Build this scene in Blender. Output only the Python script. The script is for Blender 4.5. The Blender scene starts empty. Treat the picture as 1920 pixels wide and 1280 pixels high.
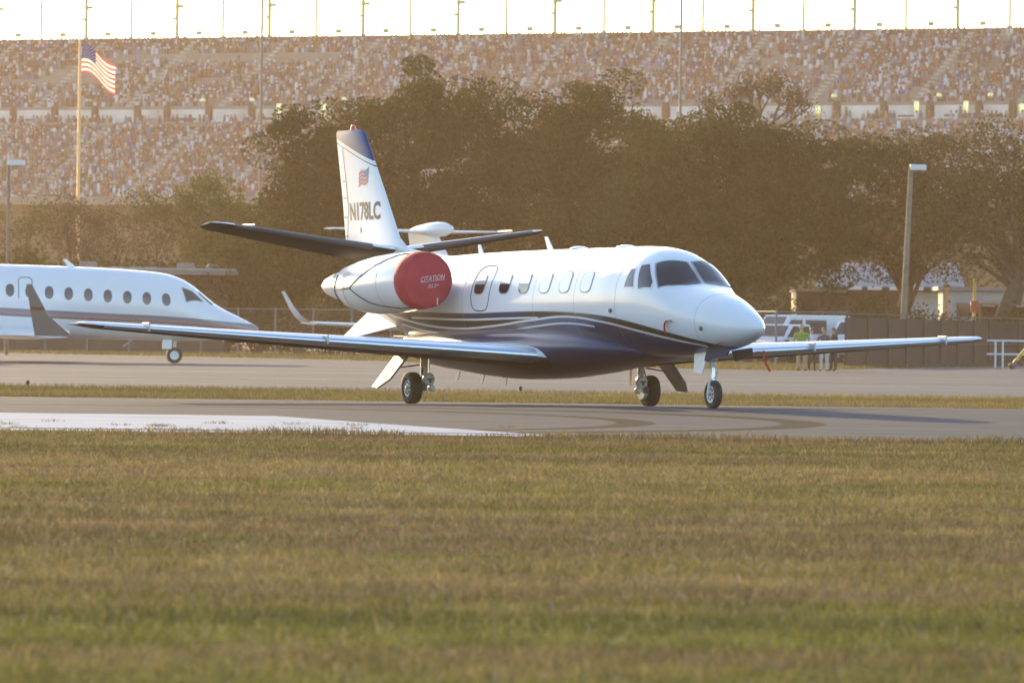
import bpy, math, random
import numpy as np
from mathutils import Matrix, Vector
random.seed(7); RNG = np.random.default_rng(7)
SC = bpy.context.scene; COL = SC.collection
R = math.radians

# ------------------------------------------------------------------ camera
CAM_H = 1.4; FPX = 12200.0
cam = bpy.data.cameras.new('camera'); camo = bpy.data.objects.new('camera', cam); COL.objects.link(camo)
cam.sensor_width = 36.0; cam.lens = FPX / 1920.0 * 36.0
cam.clip_start = 0.5; cam.clip_end = 9000
pitch = math.atan(20.0 / FPX)
camo.matrix_world = Matrix.Translation((0, 0, CAM_H)) @ Matrix.Rotation(R(90) - pitch, 4, 'X') @ Matrix.Rotation(R(0.7), 4, 'Z')
cam.dof.use_dof = True; cam.dof.focus_distance = 107.0; cam.dof.aperture_fstop = 6.3
SC.camera = camo
# ------------------------------------------------------------------ light
SUN_AZ = (-math.sin(R(22)), math.cos(R(22))); SUN_EL = R(13.0)
w = bpy.data.worlds.new('World'); SC.world = w; w.use_nodes = True
nt = w.node_tree
sky = nt.nodes.new('ShaderNodeTexSky'); sky.sky_type = 'NISHITA'; sky.sun_disc = False
sky.sun_elevation = SUN_EL; sky.sun_rotation = math.atan2(SUN_AZ[0], SUN_AZ[1])
sky.air_density = 1.0; sky.dust_density = 1.0; sky.ozone_density = 2.0
bg = nt.nodes['Background']; bg.inputs['Strength'].default_value = 0.14
nt.links.new(sky.outputs[0], bg.inputs[0])
sl = bpy.data.lights.new('sun', 'SUN'); sl.energy = 3.2; sl.angle = R(0.6); sl.color = (1.0, 0.72, 0.38)
so = bpy.data.objects.new('sun', sl); COL.objects.link(so)
sd = Vector((SUN_AZ[0] * math.cos(SUN_EL), SUN_AZ[1] * math.cos(SUN_EL), math.sin(SUN_EL)))
so.rotation_euler = (-sd).to_track_quat('-Z', 'Y').to_euler(); so.location = sd * 60
vs = SC.view_settings; vs.view_transform = 'Standard'; vs.look = 'None'; vs.exposure = 1.7; vs.gamma = 1.0
vs.use_curve_mapping = False
SC.render.engine = 'CYCLES'
cy = SC.cycles; cy.use_denoising = True; cy.max_bounces = 6; cy.diffuse_bounces = 3; cy.glossy_bounces = 3
cy.transparent_max_bounces = 24; cy.transmission_bounces = 4; cy.volume_bounces = 1; cy.sample_clamp_indirect = 6
HAZE_DENSITY = 0.000118

# ------------------------------------------------------------------ materials
def mat(name, col, rough=0.6, metal=0.0, coat=0.0, var=0.0, scale=5.0, bump=0.0, bscale=None, trans=0.0, attr=None, spec=None):
    m = bpy.data.materials.new(name); m.use_nodes = True; n = m.node_tree; b = n.nodes['Principled BSDF']
    b.inputs['Roughness'].default_value = rough; b.inputs['Metallic'].default_value = metal
    if coat: b.inputs['Coat Weight'].default_value = coat; b.inputs['Coat Roughness'].default_value = 0.05
    if spec is not None: b.inputs['Specular IOR Level'].default_value = spec
    src = None
    if attr:
        a = n.nodes.new('ShaderNodeAttribute'); a.attribute_name = attr; src = a.outputs['Color']
    else:
        b.inputs['Base Color'].default_value = (*col, 1)
    if var or bump:
        tc = n.nodes.new('ShaderNodeTexCoord')
    if var:
        nz = n.nodes.new('ShaderNodeTexNoise'); nz.inputs['Scale'].default_value = scale; nz.inputs['Detail'].default_value = 6
        n.links.new(tc.outputs['Object'], nz.inputs['Vector'])
        mr = n.nodes.new('ShaderNodeMapRange'); mr.inputs[1].default_value = 0.3; mr.inputs[2].default_value = 0.7
        mr.inputs[3].default_value = 1 - var; mr.inputs[4].default_value = 1 + var
        n.links.new(nz.outputs[0], mr.inputs[0])
        mx = n.nodes.new('ShaderNodeMix'); mx.data_type = 'RGBA'; mx.blend_type = 'MULTIPLY'; mx.inputs[0].default_value = 1
        if src: n.links.new(src, mx.inputs[6])
        else: mx.inputs[6].default_value = (*col, 1)
        n.links.new(mr.outputs[0], mx.inputs[7]); src = mx.outputs[2]
    if bump:
        nb = n.nodes.new('ShaderNodeTexNoise'); nb.inputs['Scale'].default_value = bscale or scale * 4; nb.inputs['Detail'].default_value = 5
        n.links.new(tc.outputs['Object'], nb.inputs['Vector'])
        bp = n.nodes.new('ShaderNodeBump'); bp.inputs['Strength'].default_value = bump; bp.inputs['Distance'].default_value = 0.02
        n.links.new(nb.outputs[0], bp.inputs['Height']); n.links.new(bp.outputs[0], b.inputs['Normal'])
    if src: n.links.new(src, b.inputs['Base Color'])
    if trans:
        t = n.nodes.new('ShaderNodeBsdfTranslucent'); ms = n.nodes.new('ShaderNodeMixShader'); ms.inputs[0].default_value = trans
        if src: n.links.new(src, t.inputs[0])
        else: t.inputs[0].default_value = (*col, 1)
        n.links.new(b.outputs[0], ms.inputs[1]); n.links.new(t.outputs[0], ms.inputs[2])
        n.links.new(ms.outputs[0], n.nodes['Material Output'].inputs[0])
    return m
M = {}
M['white'] = mat('white_paint', (.74, .76, .79), .28, coat=.6, var=.02, scale=1.5)
M['silver'] = mat('polished_metal', (.72, .75, .80), .30, metal=1.0)
M['dull_metal'] = mat('dull_metal', (.42, .43, .45), .4, metal=.8, var=.15, scale=9)
M['navy'] = mat('navy_paint', (.005, .026, .090), .34, coat=.15, spec=.3)
M['navy_matt'] = mat('navy_matt', (.012, .024, .070), .6, spec=.15)
M['black'] = mat('black_rubber_seal', (.02, .02, .02), .6)
M['grey_line'] = mat('grey_gap', (.10, .10, .11), .6)
M['rubber'] = mat('tyre_rubber', (.028, .026, .025), .75, var=.3, scale=20)
M['glass'] = mat('dark_glass', (.018, .02, .024), .06, coat=.3)
M['cabin_glass'] = mat('cabin_glass', (.02, .022, .026), .05, coat=.3)
M['reflection_glass'] = mat('painted_sky_reflection', (.55, .56, .58), .08, coat=1.0)  # bright sky reflected in the cabin windows, painted as a pale pane
M['pane_glass'] = mat('pane_glass', (.05, .06, .065), .06, coat=.3)
M['gear'] = mat('gear_white', (.62, .63, .64), .35, var=.12, scale=14)
M['door_shaded'] = mat('door_shaded', (.22, .225, .23), .5, var=.1, scale=6)  # gear white darkened to stand for the main door's shaded face
M['gear_dark'] = mat('gear_dark', (.10, .095, .09), .5, var=.3, scale=25)
M['red_cloth'] = mat('red_cover_fabric', (.38, .036, .046), .85, var=.15, scale=4, bump=.9, bscale=5)
M['red_tape'] = mat('red_ribbon', (.55, .03, .02), .7, trans=.3)
M['print_white'] = mat('white_print', (.55, .48, .48), .7)
M['print_black'] = mat('black_print', (.035, .035, .03), .45)
M['print_grey'] = mat('grey_print', (.33, .33, .34), .5)
M['strap'] = mat('strap_webbing', (.07, .075, .06), .8)
M['red_lamp'] = mat('red_lens', (.6, .05, .02), .15, coat=.5)
M['yellow'] = mat('yellow_paint', (.62, .40, .05), .45, var=.1)
M['bark'] = mat('bark', (.085, .062, .045), .9, var=.3, scale=3, bump=.5)
M['leaf'] = mat('foliage', (.06, .07, .02), .85, trans=.22, attr='tint', spec=.05)
M['grass'] = mat('grass_blades', (.1, .1, .03), .8, trans=.30, attr='tint', spec=.1)
M['crowd'] = mat('crowd_clothes', (.2, .2, .2), .85, attr='tint')
M['concrete'] = mat('stand_concrete', (.26, .23, .20), .85, var=.15, scale=.6)
M['aisle'] = mat('aisle_concrete', (.42, .38, .34), .85, var=.15)
M['stand_steel'] = mat('stand_steel', (.12, .11, .10), .6, var=.1)
M['panel_white'] = mat('suite_panel', (.62, .58, .53), .6, var=.25, scale=.35)
M['mast'] = mat('mast_glare_yellow', (.42, .42, .22), .6, metal=.0)  # yellow-green lens glare around the masts put into their colour
M['pole'] = mat('pole_galvanised', (.17, .17, .17), .6, metal=.2, var=.1, scale=2)
M['winglet'] = mat('winglet_shaded', (.17, .165, .165), .4)  # shade on the second jet's winglets put into their grey
M['post_dark'] = mat('post_dark', (.07, .06, .055), .8)
M['pole_tan'] = mat('pole_sunlit_tan', (.55, .36, .20), .35, metal=.6)  # orange sunlight on the flagpole put into its colour
M['pole_wood'] = mat('pole_weathered', (.20, .16, .12), .8, var=.2, scale=3)
M['roof_blue'] = mat('roof_sheet', (.17, .20, .23), .6, var=.08, scale=2)
M['wall_pale'] = mat('wall_pale', (.34, .34, .33), .8, var=.1, scale=1.2)
M['wall_brown'] = mat('wall_brown', (.10, .07, .055), .85, var=.2, scale=1)
M['roof_flat'] = mat('roof_flat', (.24, .20, .19), .7, var=.2, scale=1)
M['maroon'] = mat('maroon_paint', (.11, .035, .03), .5, var=.1)
M['orange_post'] = mat('orange_post', (.60, .26, .10), .6)
M['red_sign'] = mat('red_sign', (.42, .06, .05), .6)
M['canton'] = mat('decal_blue', (.16, .19, .32), .5)
M['flag_red'] = mat('decal_red', (.62, .12, .09), .5)
M['screen'] = mat('privacy_screen', (.020, .014, .011), .9, var=.25, scale=1.5, bump=.3)
M['hedge'] = M['leaf']
M['skin'] = mat('skin', (.42, .25, .18), .6)
M['hair'] = mat('hair', (.14, .09, .06), .7)
M['shoe'] = mat('shoe', (.03, .03, .03), .6)

# ------------------------------------------------------------------ helpers
def tag(o, label=None, cat=None, group=None, kind=None):
    if label: o['label'] = label
    if cat: o['category'] = cat
    if group: o['group'] = group
    if kind: o['kind'] = kind
    return o
def empty(name, loc=(0, 0, 0), rz=0.0, mw=None):
    o = bpy.data.objects.new(name, None); COL.objects.link(o); o.empty_display_size = .3
    if mw is not None: o.matrix_world = mw
    else: o.location = loc; o.rotation_euler = (0, 0, rz)
    return o
def link(name, me, parent=None):
    o = bpy.data.objects.new(name, me); COL.objects.link(o)
    if parent: o.parent = parent
    return o
def npmesh(name, V, F, material, parent=None, smooth=False, tint=None):
    """V (n,3), F (m,k) arrays with k constant; tint (n,3) point colours"""
    V = np.asarray(V, np.float32); F = np.asarray(F, np.int32); k = F.shape[1]
    me = bpy.data.meshes.new(name)
    me.vertices.add(len(V)); me.vertices.foreach_set('co', V.ravel())
    me.loops.add(F.size); me.loops.foreach_set('vertex_index', F.ravel())
    me.polygons.add(len(F)); me.polygons.foreach_set('loop_start', np.arange(0, F.size, k, dtype=np.int32))
    me.polygons.foreach_set('loop_total', np.full(len(F), k, np.int32))
    if smooth: me.polygons.foreach_set('use_smooth', np.ones(len(F), bool))
    me.update(calc_edges=True); me.validate()
    if tint is not None:
        a = me.color_attributes.new('tint', 'FLOAT_COLOR', 'POINT')
        c = np.ones((len(V), 4), np.float32); c[:, :3] = tint; a.data.foreach_set('color', c.ravel())
    me.materials.append(material)
    return link(name, me, parent)
class MB:
    def __init__(s): s.v = []; s.f = []
    def add(s, V, F):
        b = len(s.v); s.v += [tuple(map(float, p)) for p in V]; s.f += [tuple(b + i for i in f) for f in F]; return s
    def box(s, c, d, rz=0, rx=0, ry=0, taper=1.0):
        x, y, z = d[0] / 2, d[1] / 2, d[2] / 2; t = taper
        V = [(-x, -y, -z), (x, -y, -z), (x, y, -z), (-x, y, -z), (-x * t, -y * t, z), (x * t, -y * t, z), (x * t, y * t, z), (-x * t, y * t, z)]
        m = Matrix.Rotation(rz, 3, 'Z') @ Matrix.Rotation(ry, 3, 'Y') @ Matrix.Rotation(rx, 3, 'X')
        V = [m @ Vector(p) + Vector(c) for p in V]
        return s.add(V, [(0, 3, 2, 1), (4, 5, 6, 7), (0, 1, 5, 4), (1, 2, 6, 5), (2, 3, 7, 6), (3, 0, 4, 7)])
    def quad(s, a, b, c, d): return s.add([a, b, c, d], [(0, 1, 2, 3)])
    def tube(s, pts, r, n=8, cap=True):
        pts = [Vector(p) for p in pts]; rs = r if isinstance(r, (list, tuple)) else [r] * len(pts)
        b = len(s.v); up = None
        for i, p in enumerate(pts):
            t = (pts[min(i + 1, len(pts) - 1)] - pts[max(i - 1, 0)]).normalized()
            if up is None: up = Vector((0, 0, 1)) if abs(t.z) < .9 else Vector((1, 0, 0))
            a = t.cross(up).normalized(); c = a.cross(t).normalized(); up = c
            for k in range(n):
                q = 2 * math.pi * k / n; s.v.append(tuple(p + (a * math.cos(q) + c * math.sin(q)) * rs[i]))
        for i in range(len(pts) - 1):
            for k in range(n):
                s.f.append((b + i * n + k, b + i * n + (k + 1) % n, b + (i + 1) * n + (k + 1) % n, b + (i + 1) * n + k))
        if cap:
            s.f.append(tuple(b + k for k in range(n))[::-1]); s.f.append(tuple(b + (len(pts) - 1) * n + k for k in range(n)))
        return s
    def lathe(s, prof, origin, axis='X', n=32, closed=False):
        """prof: list of (a, r) along the axis"""
        b = len(s.v); o = Vector(origin)
        for a, r in prof:
            for k in range(n):
                q = 2 * math.pi * k / n; c, d = r * math.cos(q), r * math.sin(q)
                p = (a, c, d) if axis == 'X' else (c, a, d) if axis == 'Y' else (c, d, a)
                s.v.append(tuple(o + Vector(p)))
        m = len(prof)
        for i in range(m if closed else m - 1):
            j = (i + 1) % m
            for k in range(n):
                s.f.append((b + i * n + k, b + i * n + (k + 1) % n, b + j * n + (k + 1) % n, b + j * n + k))
        if not closed:
            s.f.append(tuple(b + k for k in range(n))); s.f.append(tuple(b + (m - 1) * n + k for k in range(n))[::-1])
        return s
    def prism(s, poly, z0, z1, axis='Z'):
        n = len(poly); V = []
        for z in (z0, z1):
            for a, c in poly: V.append((a, c, z) if axis == 'Z' else (a, z, c) if axis == 'Y' else (z, a, c))
        F = [tuple(range(n))[::-1], tuple(range(n, 2 * n))] + [(i, (i + 1) % n, n + (i + 1) % n, n + i) for i in range(n)]
        return s.add(V, F)
    def build(s, name, material, parent=None, smooth=False, bevel=0.0, angle=35):
        me = bpy.data.meshes.new(name); me.from_pydata(s.v, [], s.f); me.validate()
        import bmesh
        bm = bmesh.new(); bm.from_mesh(me); bmesh.ops.recalc_face_normals(bm, faces=bm.faces); bm.to_mesh(me); bm.free()
        me.materials.append(material)
        if smooth:
            me.polygons.foreach_set('use_smooth', [True] * len(me.polygons))
            try: me.set_sharp_from_angle(angle=R(angle))
            except Exception: pass
        o = link(name, me, parent)
        if bevel:
            b = o.modifiers.new('bevel', 'BEVEL'); b.width = bevel; b.segments = 2; b.limit_method = 'ANGLE'
        return o
def text_mesh(txt, bold=0.0, shear=0.0):
    c = bpy.data.curves.new('lettering', 'FONT'); c.body = txt; c.resolution_u = 3; c.offset = bold; c.shear = shear
    o = bpy.data.objects.new('lettering', c); COL.objects.link(o)
    dg = bpy.context.evaluated_depsgraph_get(); me = bpy.data.meshes.new_from_object(o.evaluated_get(dg))
    V = np.array([v.co[:] for v in me.vertices]); F = [tuple(p.vertices) for p in me.polygons]
    bpy.data.objects.remove(o); bpy.data.curves.remove(c)
    V[:, :2] -= V[:, :2].min(0); V[:, :2] /= V[:, :2].max(0)
    return V, F                                          # unit box 0..1
def put(name, V, F, material, parent, smooth=False):
    me = bpy.data.meshes.new(name); me.from_pydata([tuple(p) for p in V], [], F); me.materials.append(material)
    if smooth: me.polygons.foreach_set('use_smooth', [True] * len(me.polygons))
    return link(name, me, parent)
def copy_tree(o, parent=None):
    c = o.copy(); COL.objects.link(c)
    if parent: c.parent = parent
    for ch in list(o.children): copy_tree(ch, c)
    return c
def vnoise(x, y, seed=0):
    """smooth value noise"""
    x = np.asarray(x, float); y = np.asarray(y, float)
    xi = np.floor(x).astype(np.int64); yi = np.floor(y).astype(np.int64); fx = x - xi; fy = y - yi
    fx = fx * fx * (3 - 2 * fx); fy = fy * fy * (3 - 2 * fy)
    def h(a, b):
        n = (a * 374761393 + b * 668265263 + seed * 982451653) & 0x7fffffff
        n = ((n ^ (n >> 13)) * 1274126177) & 0x7fffffff
        return ((n ^ (n >> 16)) & 0xffff) / 65535.0
    return (h(xi, yi) * (1 - fx) + h(xi + 1, yi) * fx) * (1 - fy) + (h(xi, yi + 1) * (1 - fx) + h(xi + 1, yi + 1) * fx) * fy
def pchip(xs, ys):
    xs = np.asarray(xs, float); ys = np.asarray(ys, float)
    h = np.diff(xs); d = np.diff(ys) / h; m = np.zeros(len(xs))
    for i in range(1, len(xs) - 1):
        if d[i-1] * d[i] > 0:
            w1 = 2*h[i] + h[i-1]; w2 = h[i] + 2*h[i-1]; m[i] = (w1 + w2) / (w1 / d[i-1] + w2 / d[i])
    m[0] = d[0]; m[-1] = d[-1]
    def f(x):
        x = np.clip(np.asarray(x, float), xs[0], xs[-1]); i = np.clip(np.searchsorted(xs, x) - 1, 0, len(xs) - 2)
        t = (x - xs[i]) / h[i]; t2 = t*t; t3 = t2*t
        return (2*t3 - 3*t2 + 1)*ys[i] + (t3 - 2*t2 + t)*h[i]*m[i] + (-2*t3 + 3*t2)*ys[i+1] + (t3 - t2)*h[i]*m[i+1]
    return f
class Body:
    """fuselage: rows of x, ztop, zbottom, halfwidth, zwidest, exponent"""
    def __init__(s, st):
        a = np.array(sorted(st), float); s.x0, s.x1 = a[0, 0], a[-1, 0]; s.xs = a[:, 0]
        s.zt, s.zb, s.w, s.zc, s.p = [pchip(a[:, 0], a[:, k]) for k in range(1, 6)]
    def pt(s, x, th):
        x = np.asarray(x, float); th = np.asarray(th, float)
        c, n = np.cos(th), np.sin(th); p = s.p(x); zt, zb, w_, zc = s.zt(x), s.zb(x), s.w(x), s.zc(x)
        y = w_ * np.sign(c) * np.abs(c) ** (2 / p); q = np.abs(n) ** (2 / p)
        z = np.where(n >= 0, zc + (zt - zc) * q, zc - (zc - zb) * q)
        return np.stack([x + 0 * y, y, z], -1)
    def normal(s, x, th):
        e = 1e-3; a = s.pt(np.asarray(x) + e, th) - s.pt(np.asarray(x) - e, th); b = s.pt(x, np.asarray(th) + e) - s.pt(x, np.asarray(th) - e)
        n = np.cross(a, b); n /= np.linalg.norm(n, axis=-1, keepdims=True) + 1e-12; return n
    def loft(s, name, material, parent, nx=150, nt_=72):
        t = np.linspace(0, 1, nx); xs = s.x0 + (s.x1 - s.x0) * t
        xs = np.unique(np.concatenate([xs, s.x1 - (s.x1 - s.x0) * .05 * np.linspace(0, 1, 24) ** 2]))
        th = np.linspace(0, 2 * math.pi, nt_, endpoint=False); P = s.pt(xs[:, None], th[None, :]); n = len(xs)
        V = P.reshape(-1, 3); i = np.arange(n - 1)[:, None] * nt_; k = np.arange(nt_)[None, :]; k2 = (k + 1) % nt_
        F = np.stack([i + k, i + k2, i + nt_ + k2, i + nt_ + k], -1).reshape(-1, 4)
        return npmesh(name, V, F, material, parent, smooth=True)
    def patch(s, name, poly, material, parent, off=.004, rings=6, sub=5):
        """poly: list of (x, theta deg), convex; laid on the skin"""
        P = []
        for i in range(len(poly)):
            a = np.array(poly[i], float); b = np.array(poly[(i + 1) % len(poly)], float)
            for k in range(sub): P.append(a + (b - a) * k / sub)
        P = np.array(P); n = len(P); c = P.mean(0); Q = [c]
        for r in range(1, rings + 1): Q += list(c + (P - c) * r / rings)
        Q = np.array(Q); X, T = Q[:, 0], np.radians(Q[:, 1])
        V = s.pt(X, T); N = s.normal(X, T); C = np.stack([0 * X, 0 * X, s.zc(X)], -1); out = np.sign(((V - C)[:, 1:] * N[:, 1:]).sum(-1))
        V = V + N * out[:, None] * off
        F = [(0, 1 + k, 1 + (k + 1) % n) for k in range(n)]
        for r in range(rings - 1):
            a = 1 + r * n; b = a + n
            F += [(a + k, b + k, b + (k + 1) % n, a + (k + 1) % n) for k in range(n)]
        return put(name, V, F, material, parent, True)
    def line(s, name, pts, rad, material, parent, off=.002, n=5):
        Q = np.array(pts, float); X, T = Q[:, 0], np.radians(Q[:, 1]); 
        if len(X) < 12:
            t = np.linspace(0, len(X) - 1, 61); X = np.interp(t, np.arange(len(Q)), X); T = np.interp(t, np.arange(len(Q)), T)
        V = s.pt(X, T)
        return MB().tube([tuple(p) for p in V], rad, n, cap=False).build(name, material, parent, smooth=True)
def rrect(cx, ct, a, b, n=5, p=4.0):
    """superellipse outline in (x, theta deg)"""
    q = np.linspace(0, 2 * math.pi, 4 * n, endpoint=False)
    return [(cx + a * np.sign(math.cos(t)) * abs(math.cos(t)) ** (2 / p), ct + b * np.sign(math.sin(t)) * abs(math.sin(t)) ** (2 / p)) for t in q]
AF = np.array([0, .004, .012, .03, .06, .1, .16, .25, .35, .5, .65, .8, .92, 1.0])
def aft(t): return 5 * (.2969 * np.sqrt(t) - .126 * t - .3516 * t**2 + .2843 * t**3 - .1036 * t**4)
def wing(name, secs, material, parent, t0=0.0, t1=1.0, grow=0.0, nsub=6, axis='y', cap=True, inc=0.0):
    """secs: (xle, y, zle, chord, thickness ratio). axis 'y': thickness along z; 'z': fin, thickness along y"""
    secs = np.array(secs, float); S = []
    for i in range(len(secs) - 1):
        for k in range(nsub): S.append(secs[i] + (secs[i + 1] - secs[i]) * k / nsub)
    S.append(secs[-1]); S = np.array(S)
    t = AF[(AF >= t0) & (AF <= t1)]; tt = np.concatenate([t[::-1], t[1:] if t[0] == 0 else t]); sg = np.concatenate([np.ones(len(t)), -np.ones(len(tt) - len(t))])
    V = []
    for xle, y, z, c, th in S:
        h = aft(tt) * th * c * sg + sg * grow
        x = xle - tt * c + (grow if grow else 0)
        V.append(np.stack([x, y + 0 * x, z + h - tt * c * inc], -1) if axis == 'y' else np.stack([x, y + h, z + 0 * x], -1))
    V = np.array(V); n, m = V.shape[:2]; mb = MB(); F = []
    for i in range(n - 1):
        for k in range(m - 1): F.append((i * m + k, i * m + k + 1, (i + 1) * m + k + 1, (i + 1) * m + k))
    if cap: F.append(tuple((n - 1) * m + k for k in range(m))); F.append(tuple(range(m))[::-1])
    mb.add(V.reshape(-1, 3), F); return mb.build(name, material, parent, smooth=True, angle=50)

def curve_node(n, pts, x0, x1, z0, z1):
    fc = n.nodes.new('ShaderNodeFloatCurve'); c = fc.mapping.curves[0]
    P = [((x - x0) / (x1 - x0), (z - z0) / (z1 - z0)) for x, z in sorted(pts)]
    c.points[0].location = P[0]; c.points[-1].location = P[-1]
    for p in P[1:-1]: c.points.new(*p)
    fc.mapping.update(); return fc
def mnode(n, op, a, b=None, c=None):
    m = n.nodes.new('ShaderNodeMath'); m.operation = op
    for i, v in enumerate((a, b, c)):
        if v is None: continue
        if isinstance(v, (int, float)): m.inputs[i].default_value = v
        else: n.links.new(v, m.inputs[i])
    return m.outputs[0]
def livery(name, layers, base=(.78, .79, .81), rough=.28, coat=.4):
    """layers: list of (function(n, x, y, z) -> mask socket, colour)"""
    m = bpy.data.materials.new(name); m.use_nodes = True; n = m.node_tree; b = n.nodes['Principled BSDF']
    b.inputs['Roughness'].default_value = rough; b.inputs['Coat Weight'].default_value = coat; b.inputs['Coat Roughness'].default_value = .04
    tc = n.nodes.new('ShaderNodeTexCoord'); sp = n.nodes.new('ShaderNodeSeparateXYZ'); n.links.new(tc.outputs['Object'], sp.inputs[0])
    cur = None
    for fn, col in layers:
        k = fn(n, sp.outputs[0], sp.outputs[1], sp.outputs[2])
        mx = n.nodes.new('ShaderNodeMix'); mx.data_type = 'RGBA'; n.links.new(k, mx.inputs[0])
        if cur is None: mx.inputs[6].default_value = (*base, 1)
        else: n.links.new(cur, mx.inputs[6])
        mx.inputs[7].default_value = (*col, 1); cur = mx.outputs[2]
    nz = n.nodes.new('ShaderNodeTexNoise'); nz.inputs['Scale'].default_value = 1.7; nz.inputs['Detail'].default_value = 5
    n.links.new(tc.outputs['Object'], nz.inputs['Vector'])
    mr = n.nodes.new('ShaderNodeMapRange'); mr.inputs[3].default_value = .94; mr.inputs[4].default_value = 1.03; n.links.new(nz.outputs[0], mr.inputs[0])
    mx = n.nodes.new('ShaderNodeMix'); mx.data_type = 'RGBA'; mx.blend_type = 'MULTIPLY'; mx.inputs[0].default_value = 1
    n.links.new(cur, mx.inputs[6]); n.links.new(mr.outputs[0], mx.inputs[7]); n.links.new(mx.outputs[2], b.inputs['Base Color'])
    bp = n.nodes.new('ShaderNodeBump'); bp.inputs['Strength'].default_value = .06; bp.inputs['Distance'].default_value = .03
    nb = n.nodes.new('ShaderNodeTexNoise'); nb.inputs['Scale'].default_value = 2.2; n.links.new(tc.outputs['Object'], nb.inputs['Vector'])
    n.links.new(nb.outputs[0], bp.inputs['Height']); n.links.new(bp.outputs[0], b.inputs['Coat Normal']); n.links.new(bp.outputs[0], b.inputs['Normal'])
    return m

# ------------------------------------------------------------------ ground, runway, taxiway
GY = [-400, 60, 85, 103, 106, 128, 133, 144, 400, 1700]; GZ = [0, 0, 0, .184, .180, -.016, -.02, 0, 0, 0]
def gz(y): return np.interp(y, GY, GZ)
def strip(name, ys, x0, x1, dz, material, zf=gz):
    mb = MB(); xs = np.linspace(x0, x1, 9)
    V = [(x, y, float(zf(y)) + dz) for y in ys for x in xs]; n = len(xs)
    F = [(i * n + k, i * n + k + 1, (i + 1) * n + k + 1, (i + 1) * n + k) for i in range(len(ys) - 1) for k in range(n - 1)]
    o = mb.add(V, F).build(name, material); o['kind'] = 'structure'; return o
def ground_mat():
    m = bpy.data.materials.new('dry_turf_soil'); m.use_nodes = True; n = m.node_tree; b = n.nodes['Principled BSDF']; b.inputs['Roughness'].default_value = .95
    b.inputs['Specular IOR Level'].default_value = .1
    tc = n.nodes.new('ShaderNodeTexCoord'); mp = n.nodes.new('ShaderNodeMapping'); mp.inputs['Scale'].default_value = (.25, .9, 1); n.links.new(tc.outputs['Object'], mp.inputs[0])
    a = n.nodes.new('ShaderNodeTexNoise'); a.inputs['Scale'].default_value = .5; a.inputs['Detail'].default_value = 8; n.links.new(mp.outputs[0], a.inputs['Vector'])
    r = n.nodes.new('ShaderNodeValToRGB'); e = r.color_ramp.elements; e[0].position = .35; e[0].color = (.07, .07, .022, 1); e[1].position = .65; e[1].color = (.13, .092, .045, 1)
    n.links.new(a.outputs[0], r.inputs[0]); n.links.new(r.outputs[0], b.inputs['Base Color'])
    f = n.nodes.new('ShaderNodeTexNoise'); f.inputs['Scale'].default_value = 9; f.inputs['Detail'].default_value = 6; n.links.new(tc.outputs['Object'], f.inputs['Vector'])
    bp = n.nodes.new('ShaderNodeBump'); bp.inputs['Strength'].default_value = .8; bp.inputs['Distance'].default_value = .06; n.links.new(f.outputs[0], bp.inputs['Height']); n.links.new(bp.outputs[0], b.inputs['Normal'])
    return m
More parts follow.
